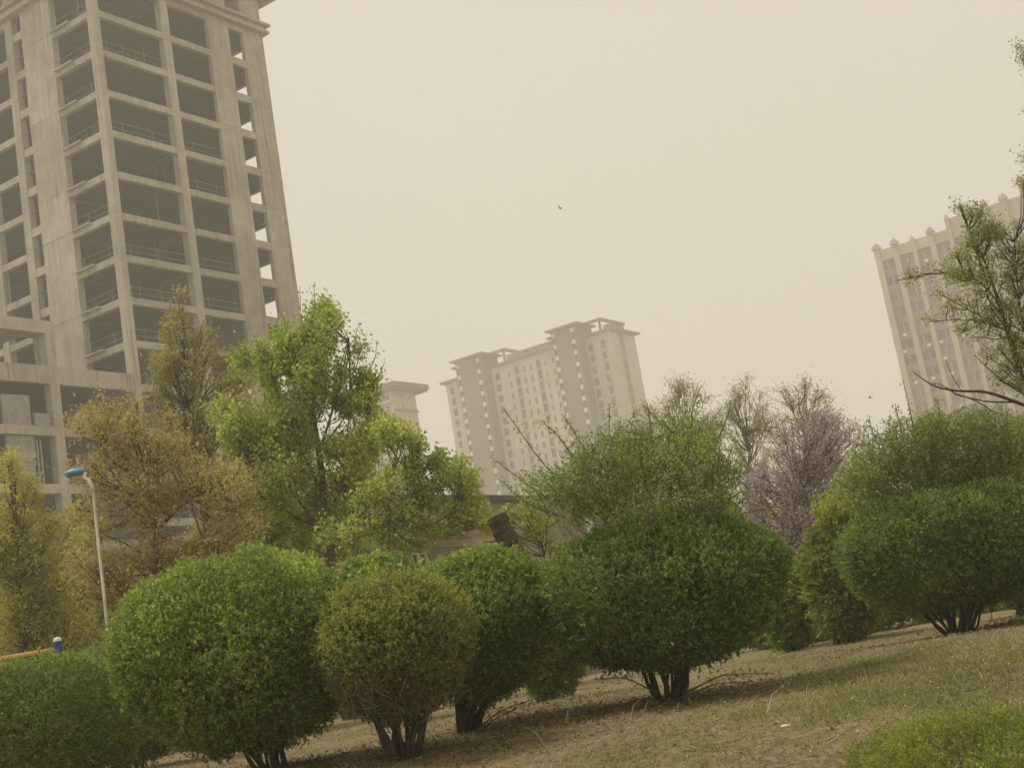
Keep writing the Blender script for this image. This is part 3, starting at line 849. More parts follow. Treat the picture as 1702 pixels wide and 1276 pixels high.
def bush(name, label, Y, xl, xr, yt, yb, base_px, leaf, n=45000, llen=.029, asp=.62, seed=1, group=None, cat='shrub', stems=10,
         pw=2.2, upper=(), shoots=(), shoot_leaf=None, upper_dens=1.0, twiggy=0.0, shell=.16, wob=.07, upper_leaf=None, depth=1.0, fringe_len=1.0, fringe=520, cone=.25, stem_fan=.55):
    rng = np.random.default_rng(seed)
    ppm = FPX / Y
    c = at((xl + xr) / 2, (yt + yb) / 2, Y)
    rx = (xr - xl) / 2 / ppm; rz = (yb - yt) / 2 / ppm; ry = rx * depth
    b = at(base_px[0], base_px[1], Y); bz = float(ground_z(b[0], b[1]))
    base = np.array([b[0], b[1], bz])
    t = empty(name, tuple(base)); tag(t, label, cat, group)
    def surf(u):
        k = (np.abs(u[:, 0] / rx) ** pw + np.abs(u[:, 1] / ry) ** pw + np.abs(u[:, 2] / rz) ** pw) ** (-1 / pw)
        k *= 1 + wob * lump(u * k[:, None], 4.5 / max(rx, .4), seed) + .05 * lump(u * k[:, None], 11, seed + 2) + .03 * lump(u * k[:, None], 23, seed + 5)
        return k
    def sprigs(m, mean_in, max_in, per):
        u = unit(rng.normal(size=(m, 3)) * [rx, ry, rz])
        k = surf(u)
        ins = 1 - np.minimum(rng.exponential(mean_in, m), max_in)
        off = u * (k * ins)[:, None]
        if cone > 0:                                           # crown narrows towards the stems
            f = np.clip(-off[:, 2] / rz + .15, 0, 1.15)
            off[:, :2] = off[:, :2] * (1 - cone * f)[:, None] + (base - c)[:2] * (cone * f)[:, None]
        P = c + off
        low = np.clip((c[2] - rz * .5 - P[:, 2]) / (rz * .5), 0, 1)
        keep = rng.random(m) > low * .5
        keep &= P[:, 2] > ground_z(P[:, 0], P[:, 1]) + .05
        keep &= (rng.random(m) < .5) | (off[:, 1] < .25 * ry)
        P = P[keep]; u = u[keep]; m = len(P)
        nrm = unit(u / np.array([rx, ry, rz]) ** 2)
        ax = unit(nrm * .55 + rng.normal(0, .5, P.shape) + np.array([0, 0, .35]))
        thin = lump(P - c, 6.5 / max(rx, .5), seed + 9) + .5 * lump(P - c, 15 / max(rx, .5), seed + 4)   # uneven clipping, thin patches
        ok = rng.random(m) > np.clip((thin - .28) * 1.6, 0, .82)
        P, u, nrm, ax = P[ok], u[ok], nrm[ok], ax[ok]; m = len(P)
        sz = llen * rng.uniform(1.2, 4.0, m)
        tt = rng.uniform(0, 1, (m, per))
        Q = P[:, None] + ax[:, None] * (tt * sz[:, None])[..., None] + rng.normal(0, llen * .16, (m, per, 3))
        D = ax[:, None] * .45 + rng.normal(0, .62, (m, per, 3)) + np.array([0, 0, .12])
        return Q.reshape(-1, 3), D.reshape(-1, 3)
    P, D = sprigs(int(n * 1.7) // 8, shell * .38, .5, 8)
    P2, D2 = sprigs(int(n * .40) // 8, .34, .75, 8)
    LPc = rng.normal(size=(int(n * .10), 3)); LPc = c + unit(LPc) * (rng.uniform(.25, .8, len(LPc)) ** .7)[:, None] * [rx, ry, rz] * .9
    LPc = LPc[LPc[:, 2] > c[2] - rz * .6]                      # older, larger leaves deep inside
    LP = [P, P2, LPc]; LD = [D, D2, rng.normal(size=LPc.shape)]; LL = [llen * rng.uniform(.6, 1.25, len(P)), llen * rng.uniform(.8, 1.4, len(P2)), llen * rng.uniform(1.8, 2.8, len(LPc))]
    # short shoots break the clipped outline
    tw = Parts()
    if fringe:
        uf = unit(rng.normal(size=(fringe, 3)) * [rx, ry, rz] + np.array([0, 0, .35 * rz])); kf = surf(uf)
        s0 = c + uf * (kf * .86)[:, None]
        tip = s0 + (uf * .5 + rng.normal(0, .35, (fringe, 3)) + np.array([0, 0, .5])) * (fringe_len * rng.uniform(.04, .20, fringe) * max(.6, min(1.2, rx)))[:, None]
        Pf, Df, mid = leafy_twigs(s0, tip, rng.normal(0, .01, (fringe, 3)), 9, .014, rng, .3)
        LP.append(Pf); LD.append(Df); LL.append(llen * rng.uniform(.5, 1.0, len(Pf)))
        twig_mesh(tw, s0, mid, tip, np.full(fringe, .003), np.full(fringe, .0015))
    # inner twigs
    m = int(500 + 3000 * twiggy)
    ui = unit(rng.normal(size=(m, 3)) * [rx, ry, rz]); ki = surf(ui)
    root = base + np.array([0, 0, .25]) + rng.normal(0, .12, (m, 3)) * [rx, ry, .4]
    e = c + ui * (ki * rng.uniform(.75, .99, m))[:, None]
    e[:, 2] = np.maximum(e[:, 2], bz + .1)
    s0 = root * .35 + e * .65 + rng.normal(0, .10, (m, 3)) * [rx, ry, rz]
    twig_mesh(tw, s0, (s0 + e) / 2 + rng.normal(0, .05, (m, 3)), e, np.full(m, .006), np.full(m, .0025))
    o = tw.build('twigs', M['twig'], t); o['kind'] = 'stuff'
    # stems fanning out of the ground
    for i in range(stems):
        a = i / stems * 2 * math.pi + rng.uniform(-.3, .3)
        f = stem_fan * rng.uniform(.3, 1.0)
        p0 = base + np.array([math.cos(a) * .09 * rng.uniform(.3, 1.3), math.sin(a) * .09 * rng.uniform(.3, 1.3), -.05])
        e = c + np.array([math.cos(a) * rx * f, math.sin(a) * ry * f, rz * rng.uniform(-.2, .3)])
        lp = limb_path(p0, e, .10 * rng.uniform(-.3, 1), rng, 7)
        r = rng.uniform(.014, .03)
        q = Parts(); q.tube(lp, np.linspace(r, r * .4, 7), 6)
        q.build('stem', M['bark_dark'] if stems > 3 else M['bark'], t, smooth=True)
    leaf_mesh('foliage', np.concatenate(LP), np.concatenate(LD), np.concatenate(LL), np.concatenate(LL) * asp, M[leaf], t)
    # loose upper growth that escaped the shears
    if upper or shoots:
        tw = Parts(); LP = []; LD = []
        top = c + np.array([0, 0, rz * .75])
        for bx in upper:
            x, y, r = bx[:3]; dn = bx[3] if len(bx) > 3 else 1.0
            for rep in range(2):
                cc = at(x, y, Y + rng.uniform(-.7, .7) * ry); rr = r / ppm
                nt_ = max(6, int(58 * dn * upper_dens * (rr / .3) ** 2))
                tips = cc + unit(rng.normal(size=(nt_, 3))) * (rng.uniform(.3, 1, nt_) ** .6 * rr)[:, None]
                away = unit(unit(tips - top) * .75 + rng.normal(0, .45, (nt_, 3)) + np.array([0, 0, .25]))
                st = tips - away * (rng.uniform(.14, .36, nt_) * max(1, Y / 13))[:, None]
                P, D, mid = leafy_twigs(st, tips, rng.normal(0, .03, (nt_, 3)) - [0, 0, .01], 19, .024, rng, .05)
                LP.append(P); LD.append(D)
                twig_mesh(tw, st, mid, tips, np.full(nt_, .004), np.full(nt_, .0016))
        for sh in shoots:
            pts = np.array([at(x, y, Y + dy) for x, y, dy in sh[0]])
            s = np.linspace(0, 1, len(pts)); sf = np.linspace(0, 1, 9)
            q = np.stack([np.interp(sf, s, pts[:, k]) for k in range(3)], 1); q[1:-1] = (q[:-2] + 2 * q[1:-1] + q[2:]) / 4
            tw.tube(q, np.linspace(.008, .003, 9), 4)
            m = sh[1]; ss = rng.uniform(sh[2] if len(sh) > 2 else .2, 1, m)
            P = np.stack([np.interp(ss, sf, q[:, k]) for k in range(3)], 1) + rng.normal(0, .026, (m, 3))
            LP.append(P); LD.append(rng.normal(0, .7, (m, 3)) + [0, 0, .3])
        o = tw.build('shoots', M['twig'], t); o['kind'] = 'stuff'
        P = np.concatenate(LP); D = np.concatenate(LD); ln = llen * 1.05 * rng.uniform(.5, 1.3, len(P))
        leaf_mesh('young_foliage', P, D, ln, ln * asp, M[upper_leaf or 'lf_shoot'], t)
    return t

# ------------------------------------------------------------------ clipped shrubs on the bank
G1 = 'clipped round shrubs along the bank'
bush('round_shrub', 'largest bright green clipped shrub at left above pale stones', 12.0, 196, 592, 932, 1246, (455, 1268), 'lf_bush', 84000, seed=11, group=G1, stems=11, wob=.10, cone=.2)
bush('round_shrub', 'thin olive clipped shrub with bare twigs showing, in front', 11.4, 526, 792, 962, 1192, (672, 1262), 'lf_olive', 50000, seed=12, group=G1, stems=18, twiggy=.3, shell=.3, llen=.025, stem_fan=.75, cone=.3)
bush('round_shrub', 'green clipped shrub standing just behind the thin olive one', 12.6, 676, 926, 922, 1160, (775, 1232), 'lf_bush', 52000, seed=13, group=G1, stems=14, cone=.3, wob=.08,
     shoots=[([(790, 1215, -.2), (830, 1180, -.3), (905, 1155, -.3)], 60, .35), ([(795, 1220, -.2), (820, 1195, -.3), (870, 1172, -.35)], 45, .3)], upper_leaf='lf_olive')
bush('round_shrub', 'dark green clipped shrub with tall shaggy top, middle of the bank', 12.5, 900, 1308, 866, 1108, (1115, 1162), 'lf_bush_dark', 80000, seed=14, group=G1, stems=14, wob=.06, cone=.15, upper_dens=1.15, pw=2.25,
     upper=[(1000, 775, 56), (1060, 750, 58), (1125, 740, 60), (1185, 755, 50), (950, 790, 42), (1020, 815, 56), (1100, 805, 66), (1180, 810, 54), (925, 805, 32, .8), (1045, 718, 32), (1130, 702, 30), (1175, 710, 28), (905, 790, 22, .6),
            (1225, 775, 26, .7), (870, 795, 18, .5), (1000, 715, 20, .7), (960, 745, 25, .7), (1225, 810, 26, .7), (895, 815, 22, .6), (985, 840, 40), (1150, 845, 42), (1070, 850, 46), (1215, 840, 30, .8), (930, 840, 30, .8)],
     shoots=[([(1000, 860, 0), (905, 775, -.1), (838, 680, -.2)], 70, .5), ([(980, 870, .1), (890, 815, 0), (815, 758, 0)], 110, .35), ([(1000, 800, 0), (965, 735, 0), (938, 692, 0)], 80, .3),
             ([(1020, 790, .2), (1012, 730, .1), (1013, 675, 0)], 70, .3), ([(940, 860, .2), (880, 840, .1), (828, 795, .1)], 90, .3), ([(1085, 740, 0), (1080, 690, 0), (1075, 668, 0)], 50, .3),
             ([(1180, 880, .2), (1240, 850, .2), (1320, 838, .2)], 40, .3), ([(1150, 720, .1), (1150, 680, 0), (1160, 655, 0)], 50, .3), ([(1190, 740, .1), (1210, 690, 0), (1215, 665, 0)], 40, .3),
             ([(960, 770, 0), (925, 720, 0), (900, 700, 0)], 60, .35),
             ([(1140, 1150, -.2), (1200, 1120, -.3), (1285, 1118, -.3)], 70, .3), ([(1150, 1152, -.2), (1190, 1135, -.3), (1250, 1132, -.4)], 60, .3), ([(1090, 1150, -.2), (1040, 1125, -.3), (985, 1128, -.3)], 50, .3)])
bush('round_shrub', 'small green clipped shrub tucked beside the right flank of the shaggy one', 21, 1262, 1348, 932, 1075, (1315, 1080), 'lf_bush', 18000, seed=15, group=G1, stems=6, llen=.055)
bush('round_shrub', 'olive clipped shrub with loose top in front of the lilac', 20, 1345, 1462, 880, 1058, (1400, 1066), 'lf_olive', 30000, seed=16, group=G1, stems=8, llen=.055,
     upper=[(1375, 835, 30, .7), (1420, 815, 34, .7), (1390, 860, 30, .8), (1450, 845, 32, .8), (1405, 795, 18, .4)], upper_leaf='lf_yellow', upper_dens=.8)
bush('round_shrub', 'broad dark green shrub with thick dark stems at right edge of lawn', 16, 1398, 1752, 816, 1010, (1592, 1052), 'lf_bush_dark', 76000, seed=17, group=G1, stems=18, llen=.034, shell=.2, stem_fan=.9, cone=.1, pw=2.25,
     upper=[(1460, 745, 45), (1520, 730, 50), (1590, 730, 60), (1660, 730, 60), (1430, 780, 40), (1490, 790, 55), (1560, 790, 60), (1640, 795, 65), (1700, 780, 50), (1550, 700, 25), (1625, 695, 28), (1480, 705, 18, .6), (1405, 800, 28, .8), (1425, 755, 24, .7), (1450, 815, 36), (1690, 720, 40), (1540, 690, 18, .7), (1600, 690, 22, .7)],
     shoots=[([(1500, 730, 0), (1492, 690, 0), (1488, 670, 0)], 40, .2), ([(1560, 710, 0), (1562, 680, 0), (1555, 662, 0)], 40, .2), ([(1460, 740, 0), (1447, 710, 0), (1445, 692, 0)], 40, .2), ([(1520, 720, 0), (1512, 680, 0), (1500, 630, 0)], 30, .3)])
bush('round_shrub', 'dark shrub cut off by the right frame edge, behind the broad one', 18, 1630, 1860, 800, 1012, (1700, 1032), 'lf_bush_dark', 30000, seed=18, group=G1, stems=14, llen=.036, stem_fan=.8,
     upper=[(1690, 740, 50), (1720, 720, 40), (1760, 760, 60)])
bush('round_shrub', 'yellowish green shrub in the gap between two larger shrubs', 15.5, 845, 965, 938, 1162, (905, 1158), 'lf_hedge', 20000, seed=19, group=G1, stems=4, cone=0)
bush('clipped_hedge', 'long low clipped hedge at bottom left under the yellow rail', 13.2, -120, 228, 1110, 1338, (60, 1346), 'lf_hedge', 60000, seed=20, cat='hedge', stems=9, pw=3.4, wob=.05, fringe_len=.5)
bush('clipped_hedge', 'short hedge end tucked behind the largest round shrub', 15.5, 130, 330, 1066, 1260, (220, 1262), 'lf_hedge', 24000, seed=21, cat='hedge', stems=6, pw=3.0, wob=.05, fringe_len=.6)
bush('low_shrub', 'low loose shrub behind the broad right shrub on the path edge', 25, 1500, 1760, 965, 1030, (1640, 1034), 'lf_yellow', 15000, seed=22, stems=5, llen=.06)
bush('low_shrub', 'low dark shrub behind the lawn beneath the lilac', 26, 1200, 1530, 985, 1066, (1350, 1064), 'lf_olive', 24000, seed=23, stems=5, llen=.06)
bush('low_shrub', 'low green shrub behind the gap beside the thin olive shrub', 17, 560, 720, 930, 1130, (640, 1180), 'lf_bush', 16000, seed=24, stems=5, llen=.05)

# creeping juniper, bottom right
def juniper():
    rng = np.random.default_rng(31)
    c0 = at(1650, 1332, 6.9)
    t = empty('creeping_juniper', (c0[0], c0[1], float(ground_z(c0[0], c0[1]))))
    tag(t, 'bright green creeping juniper mat in the bottom right corner', 'shrub')
    n = 2600
    # tufts over an irregular mat
    a = rng.uniform(0, 2 * np.pi, n); r = np.sqrt(rng.random(n))
    ex, ey = 1.0, 1.45
    edge = 1 + .12 * np.sin(3 * a + 1) + .08 * np.sin(7 * a)
    X = c0[0] + .33 + np.cos(a) * r * ex * edge; Y = c0[1] - .25 + np.sin(a) * r * ey * edge
    h = .20 * (1 - r ** 3) + .05 * rng.random(n) + .05 * np.sin(6 * X) * np.sin(5 * Y)
    Z = ground_z(X, Y) + np.maximum(h, .04)
    st = np.stack([X, Y, Z], 1)
    out = np.stack([np.cos(a), np.sin(a), np.full(n, 1.1)], 1) + rng.normal(0, .5, (n, 3))
    tip = st + unit(out) * rng.uniform(.06, .13, n)[:, None]
    P, D, mid = leafy_twigs(st, tip, rng.normal(0, .01, (n, 3)), 26, .012, rng, .0)
    tw = Parts(); twig_mesh(tw, st - [0, 0, .1], mid, tip, np.full(n, .003), np.full(n, .0015))
    m = 160
    p0 = np.stack([c0[0] + rng.normal(.4, .28, m), c0[1] + rng.normal(-.1, .3, m), np.zeros(m)], 1); p0[:, 2] = ground_z(p0[:, 0], p0[:, 1]) + .05
    p2 = p0 + rng.normal(0, .13, (m, 3)) * [1, 1, .2] + [0, 0, .16]
    twig_mesh(tw, p0, (p0 + p2) / 2 + [0, 0, .04], p2, np.full(m, .008), np.full(m, .003))
    o = tw.build('twigs', M['twig_pale'], t); o['kind'] = 'stuff'
    ln = .024 * rng.uniform(.6, 1.3, len(P))
    leaf_mesh('foliage', P, D, ln, ln * .40, M['lf_juniper'], t)
juniper()

# ------------------------------------------------------------------ trees
tree('ginkgo_tree', 'tall fresh green tree in front of the concrete tower, spiky top', 'tree', 24,
     [(552, 960), (545, 900), (534, 800), (522, 700), (515, 600), (508, 530)], .105,
     [(520, 545, 36), (478, 580, 42), (560, 585, 36), (605, 640, 26), (440, 640, 50), (505, 640, 55), (570, 650, 46), (410, 705, 46), (470, 715, 58), (540, 720, 60), (395, 770, 46), (450, 795, 60),
      (520, 800, 62), (590, 735, 44), (372, 700, 22), (612, 690, 28), (420, 850, 46, .6), (490, 865, 46, .45), (565, 840, 44, .45), (620, 790, 40), (470, 560, 26), (545, 540, 24), (380, 830, 40)], 'lf_ginkgo',
     dens=1.6, per=20, llen=.060, asp=.9, style='fan', spread=.085, seed=41, nsub=6, scat=1.3, shape=(.85, .85, 1.45), back=.5, limbs_from=.2,
     extra_limbs=[([(546, 905, 0), (500, 835, -.3), (432, 745, -.4), (385, 690, -.4)], .035, .008), ([(541, 860, 0), (590, 770, -.2), (615, 690, -.3), (625, 620, -.3)], .03, .007), ([(536, 820, 0), (480, 705, -.4), (450, 620, -.5), (445, 590, -.5)], .03, .007), ([(528, 760, 0), (560, 660, -.4), (575, 590, -.5), (580, 560, -.5)], .026, .006), ([(545, 890, 0), (600, 850, -.4), (640, 790, -.4)], .025, .007), ([(540, 880, 0), (470, 850, -.4), (405, 800, -.5)], .024, .006), ([(520, 690, 0), (490, 600, -.4), (478, 550, -.4)], .02, .005)],
     shoots=[(505, 560, 498, 476, 40), (540, 560, 548, 500, 34), (575, 610, 597, 535, 34), (600, 650, 626, 568, 34), (518, 540, 522, 480, 36), (560, 570, 568, 528, 20), (615, 650, 640, 600, 30), (590, 620, 610, 552, 14),
             (480, 560, 470, 520, 24), (440, 610, 425, 565, 24), (460, 580, 462, 530, 20)])
tree('ginkgo_tree', 'smaller yellow green tree with forked trunk before the brown house', 'tree', 22,
     [(648, 960), (645, 915), (642, 870), (648, 840), (655, 780)], .075,
     [(655, 755, 36), (690, 765, 32), (735, 780, 26), (770, 800, 18), (648, 715, 26), (675, 820, 36, .7), (620, 800, 40), (715, 815, 28, .7), (755, 800, 20), (790, 805, 11), (605, 860, 42, .45), (645, 865, 34, .25), (690, 850, 22, .25), (570, 900, 36, .45), (680, 720, 18), (735, 765, 16), (760, 845, 16, .5), (650, 915, 24, .5), (720, 850, 24, .22), (700, 890, 24, .2), (750, 880, 20, .2), (790, 845, 14, .25), (810, 870, 14, .2)], 'lf_ginkgo',
     dens=.95, per=17, llen=.062, asp=.9, style='fan', spread=.06, seed=42, nsub=6, scat=1.25, shape=(1.0, 1.0, 1.1), back=.3, limbs_from=.3, depth=.5,
     extra_limbs=[([(645, 890, 0), (680, 850, .1), (690, 815, .1), (685, 780, .1)], .035, .012), ([(645, 895, 0), (610, 865, -.2), (575, 840, -.2)], .03, .01), ([(690, 885, 0), (740, 860, 0), (770, 835, 0)], .02, .008)])
tree('maple_tree', 'ochre leaved spreading tree beside the blue street lamp', 'tree', 22,
     [(272, 985), (264, 920), (258, 870), (252, 810), (235, 760)], .10,
     [(140, 705, 18), (188, 690, 20), (165, 730, 26), (215, 735, 34), (150, 780, 28), (250, 780, 44), (195, 815, 46), (305, 765, 36), (345, 785, 34), (392, 788, 24), (255, 850, 48), (325, 845, 44), (180, 875, 44), (375, 845, 34), (235, 920, 50), (315, 915, 48),
      (160, 930, 36), (430, 788, 12), (200, 970, 46), (375, 905, 40), (280, 970, 46), (120, 700, 10), (420, 870, 26), (225, 690, 20, .7), (280, 720, 24, .7)], 'lf_ochre',
     dens=1.2, per=18, llen=.062, asp=.6, spread=.10, seed=43, nsub=6, scat=1.3, back=.6, limbs_from=.25, shape=(1.35, 1.35, .62),
     extra_limbs=[([(258, 880, 0), (228, 820, .2), (190, 750, .2), (150, 710, .2)], .04, .012), ([(262, 880, 0), (300, 840, 0), (350, 810, 0), (430, 790, 0)], .035, .01)])
tree('poplar_tree', 'thin olive brown tree reaching up before the open tower floors', 'tree', 30,
     [(352, 960), (340, 850), (325, 740), (312, 640), (302, 540), (300, 490)], .10,
     [(300, 490, 10), (298, 525, 16), (284, 560, 20), (326, 560, 20), (268, 605, 26), (312, 615, 28), (352, 595, 20), (262, 665, 24), (322, 680, 34), (372, 640, 22), (296, 725, 34), (362, 715, 30), (350, 555, 9), (400, 690, 22), (330, 760, 40), (262, 625, 16), (384, 590, 9), (410, 620, 14)], 'lf_drab',
     dens=1.3, per=17, llen=.075, asp=.55, spread=.09, seed=44, back=.5, limbs_from=.3,
     shoots=[(300, 520, 300, 470, 30), (330, 560, 342, 520, 20), (280, 570, 268, 530, 20), (400, 640, 402, 560, 20), (425, 640, 425, 575, 16)])
tree('maple_tree', 'yellowish ochre tree at the far left edge of the picture', 'tree', 26,
     [(40, 1080), (34, 1000), (28, 920), (22, 850)], .10,
     [(18, 800, 26), (55, 840, 30), (15, 860, 38), (60, 900, 36), (20, 930, 42), (88, 880, 18), (70, 960, 40), (20, 1000, 42), (110, 950, 26), (85, 1020, 40), (-20, 900, 40), (20, 770, 14), (40, 1045, 40), (5, 1065, 40), (80, 1075, 36), (50, 1000, 40), (120, 1060, 36)], 'lf_ochre_green',
     dens=1.15, per=17, llen=.07, asp=.55, spread=.10, seed=45, nsub=6, scat=1.4, back=.5)
tree('thicket_tree', 'drab grey brown twiggy tree behind the lamp pole', 'tree', 33,
     [(150, 1080), (146, 1000), (140, 930), (138, 880)], .09,
     [(128, 880, 36), (160, 860, 24), (100, 930, 40), (165, 930, 40), (120, 985, 44), (180, 990, 44), (70, 1000, 40), (140, 1040, 44), (215, 1030, 40), (60, 1050, 40), (250, 1010, 40)], 'lf_drab', twig='twig_pale',
     dens=1.5, per=12, llen=.085, asp=.55, spread=.07, seed=46, back=.6, twig_r=.009)
tree('thicket_tree', 'dense yellow green tree filling the gap behind the ginkgo trunks', 'tree', 34,
     [(470, 1000), (462, 930), (458, 860)], .09,
     [(440, 830, 44), (480, 870, 44), (420, 880, 40), (520, 900, 44), (570, 890, 40), (460, 920, 44), (600, 910, 34), (540, 840, 40), (390, 910, 36)], 'lf_yellow', bark='bark_grey',
     dens=1.5, per=13, llen=.09, asp=.6, spread=.06, seed=47, back=.4)
tree('small_tree', 'sparse yellow green sapling beside the sawn off dark trunk', 'tree', 21,
     [(912, 980), (905, 925), (897, 880), (890, 850)], .035,
     [(885, 845, 26, .6), (905, 870, 22, .6), (868, 850, 18, .5), (880, 890, 22, .4), (840, 860, 14, .3), (920, 900, 18, .5), (860, 905, 14, .4)], 'lf_yellow', dens=.9, per=11, llen=.06, asp=.6, spread=.045, seed=48, back=.3, limbs_from=.3)
GP = 'pale spring trees behind the shaggy shrub'
tree('pale_tree', 'pale feathery tree left of two others behind the shaggy shrub', 'tree', 42,
     [(1150, 1000), (1146, 900), (1140, 800), (1136, 700)], .10,
     [(1132, 655, 30, .5), (1098, 690, 28, .5), (1162, 680, 32, .5), (1135, 715, 42, .5), (1085, 725, 26, .5), (1185, 720, 30, .5), (1150, 640, 16, .5), (1110, 660, 18, .4), (1075, 690, 16, .4), (1200, 690, 20, .4), (1100, 760, 34, .5), (1190, 770, 36, .5), (1065, 720, 18, .4)], 'lf_pale', bark='bark_grey', twig='twig_pale', dens=1.3, per=11, llen=.06, asp=.5, spread=.14, seed=49, shape=(1.5, 1.5, 1.0), group=GP, back=.4, twig_r=.011)
tree('pale_tree', 'pale slender tree in the middle behind the shaggy shrub', 'tree', 44,
     [(1258, 1000), (1252, 900), (1245, 800), (1240, 700)], .10,
     [(1235, 645, 20, .5), (1225, 680, 26, .5), (1256, 678, 24, .5), (1238, 715, 32, .5), (1265, 740, 30, .5), (1220, 740, 28, .5), (1245, 790, 36, .5), (1240, 632, 10, .5), (1215, 660, 14, .4), (1262, 655, 12, .4), (1280, 700, 18, .4), (1205, 710, 20, .4), (1270, 790, 30, .5)], 'lf_pale', bark='bark_grey', twig='twig_pale', dens=1.3, per=11, llen=.06, asp=.5, spread=.14, seed=50, shape=(1.5, 1.5, 1.0), group=GP, back=.4, twig_r=.011)
tree('pale_tree', 'pale willowy tree rising above the purple lilac blossoms', 'tree', 40,
     [(1345, 1000), (1342, 900), (1338, 800), (1336, 700)], .10,
     [(1345, 655, 26, .5), (1312, 675, 26, .5), (1368, 680, 20, .5), (1335, 705, 36, .5), (1295, 715, 28, .5), (1285, 750, 30, .5), (1360, 720, 26, .5), (1330, 640, 14, .5), (1310, 760, 34, .5), (1380, 660, 12, .4), (1300, 650, 12, .4), (1390, 700, 18, .4), (1270, 710, 18, .4), (1340, 780, 30, .5)], 'lf_pale', bark='bark', twig='twig', dens=1.3, per=11, llen=.06, asp=.5, spread=.14, seed=51, shape=(1.5, 1.5, 1.0), group=GP, back=.4, twig_r=.011)
tree('lilac_tree', 'purple blossoming lilac between the shaggy shrub and the olive shrub', 'tree', 30,
     [(1320, 1000), (1315, 930), (1318, 860), (1330, 790)], .06,
     [(1360, 695, 18, .8), (1388, 722, 16), (1412, 718, 12), (1345, 735, 24), (1305, 770, 26, .7), (1275, 825, 30), (1305, 850, 34), (1335, 805, 30), (1380, 755, 22), (1262, 880, 26), (1310, 895, 30), (1432, 722, 8), (1280, 780, 20, .6), (1350, 850, 26), (1400, 745, 16), (1340, 890, 26), (1290, 920, 24), (1372, 690, 10), (1425, 705, 6), (1320, 730, 18), (1300, 810, 26), (1255, 850, 22), (1375, 790, 22), (1350, 770, 22), (1365, 720, 16), (1395, 700, 10), (1400, 780, 22), (1250, 800, 16, .6), (1245, 910, 22), (1385, 830, 24), (1360, 910, 24)], 'lf_lilac', twig='twig',
     dens=1.4, per=15, llen=.05, asp=.8, spread=.09, seed=52, nsub=6, scat=1.5, back=.4, limbs_from=.2, twig_r=.007,
     shoots=[(1390, 740, 1395, 700, 50), (1412, 740, 1414, 696, 60), (1430, 745, 1436, 702, 50), (1448, 750, 1450, 712, 30)])
tree('locust_tree', 'dark branched locust tree with drooping pods leaning in from the right', 'tree', 18,
     [(1850, 960), (1845, 860), (1835, 760), (1822, 650), (1808, 500), (1796, 350), (1790, 220)], .11,
     [(1595, 345, 8, 1.2), (1622, 368, 16), (1650, 378, 16), (1688, 375, 10), (1640, 425, 24, .8), (1605, 430, 18), (1555, 447, 13), (1512, 462, 9), (1680, 445, 22, .8), (1655, 488, 28, .8), (1690, 520, 20), (1592, 497, 12), (1563, 483, 9), (1545, 532, 9), (1585, 528, 10), (1625, 525, 22, .8), (1692, 595, 18), (1668, 570, 18), (1640, 592, 12), (1695, 75, 8), (1700, 100, 6), (1701, 262, 7), (1702, 300, 8), (1715, 420, 24), (1730, 520, 26), (1620, 560, 10), (1575, 455, 12), (1530, 455, 10), (1745, 300, 24), (1745, 180, 24), (1665, 415, 22), (1690, 480, 24), (1630, 470, 20), (1610, 400, 16), (1660, 540, 24), (1695, 560, 22), (1600, 460, 16), (1640, 385, 14), (1700, 430, 20), (1620, 500, 18), (1670, 620, 16), (1690, 640, 14), (1580, 510, 10), (1600, 550, 12)], 'lf_locust',
     bark='bark_dark', twig='bark_dark', dens=1.0, per=18, llen=.042, asp=.5, spread=.06, seed=53, nsub=5, scat=1.4, back=.45, depth=.25, limbs_from=.3, twig_r=.0035, limb_max=.013,
     extra_limbs=[([(1825, 760, 0), (1700, 640, 0), (1665, 520, .1), (1640, 440, .1), (1612, 385, .1), (1596, 340, .1)], .03, .006),
                  ([(1700, 620, 0), (1660, 500, 0), (1620, 460, 0), (1560, 452, 0), (1490, 466, 0)], .016, .005),
                  ([(1830, 720, -.2), (1700, 672, -.2), (1640, 650, -.2), (1590, 650, -.2), (1550, 642, -.2), (1516, 616, -.2)], .028, .005),
                  ([(1690, 668, -.2), (1640, 668, -.1), (1590, 656, -.1), (1568, 640, -.1), (1548, 636, 0)], .012, .004),
                  ([(1815, 660, .1), (1690, 560, .1), (1620, 520, .1), (1560, 488, .1)], .018, .005),
                  ([(1812, 620, .1), (1690, 540, .2), (1600, 530, .2), (1542, 535, .2)], .012, .004),
                  ([(1600, 652, -.2), (1585, 630, -.2), (1572, 600, -.2)], .007, .003), ([(1800, 720, -.3), (1660, 690, -.3), (1620, 664, -.3), (1585, 655, -.3)], .012, .004),
                  ([(1812, 680, 0), (1700, 560, 0), (1690, 460, 0), (1685, 380, 0)], .018, .005),
                  ([(1825, 720, -.4), (1690, 650, -.4), (1650, 620, -.4), (1620, 590, -.4)], .012, .004)])

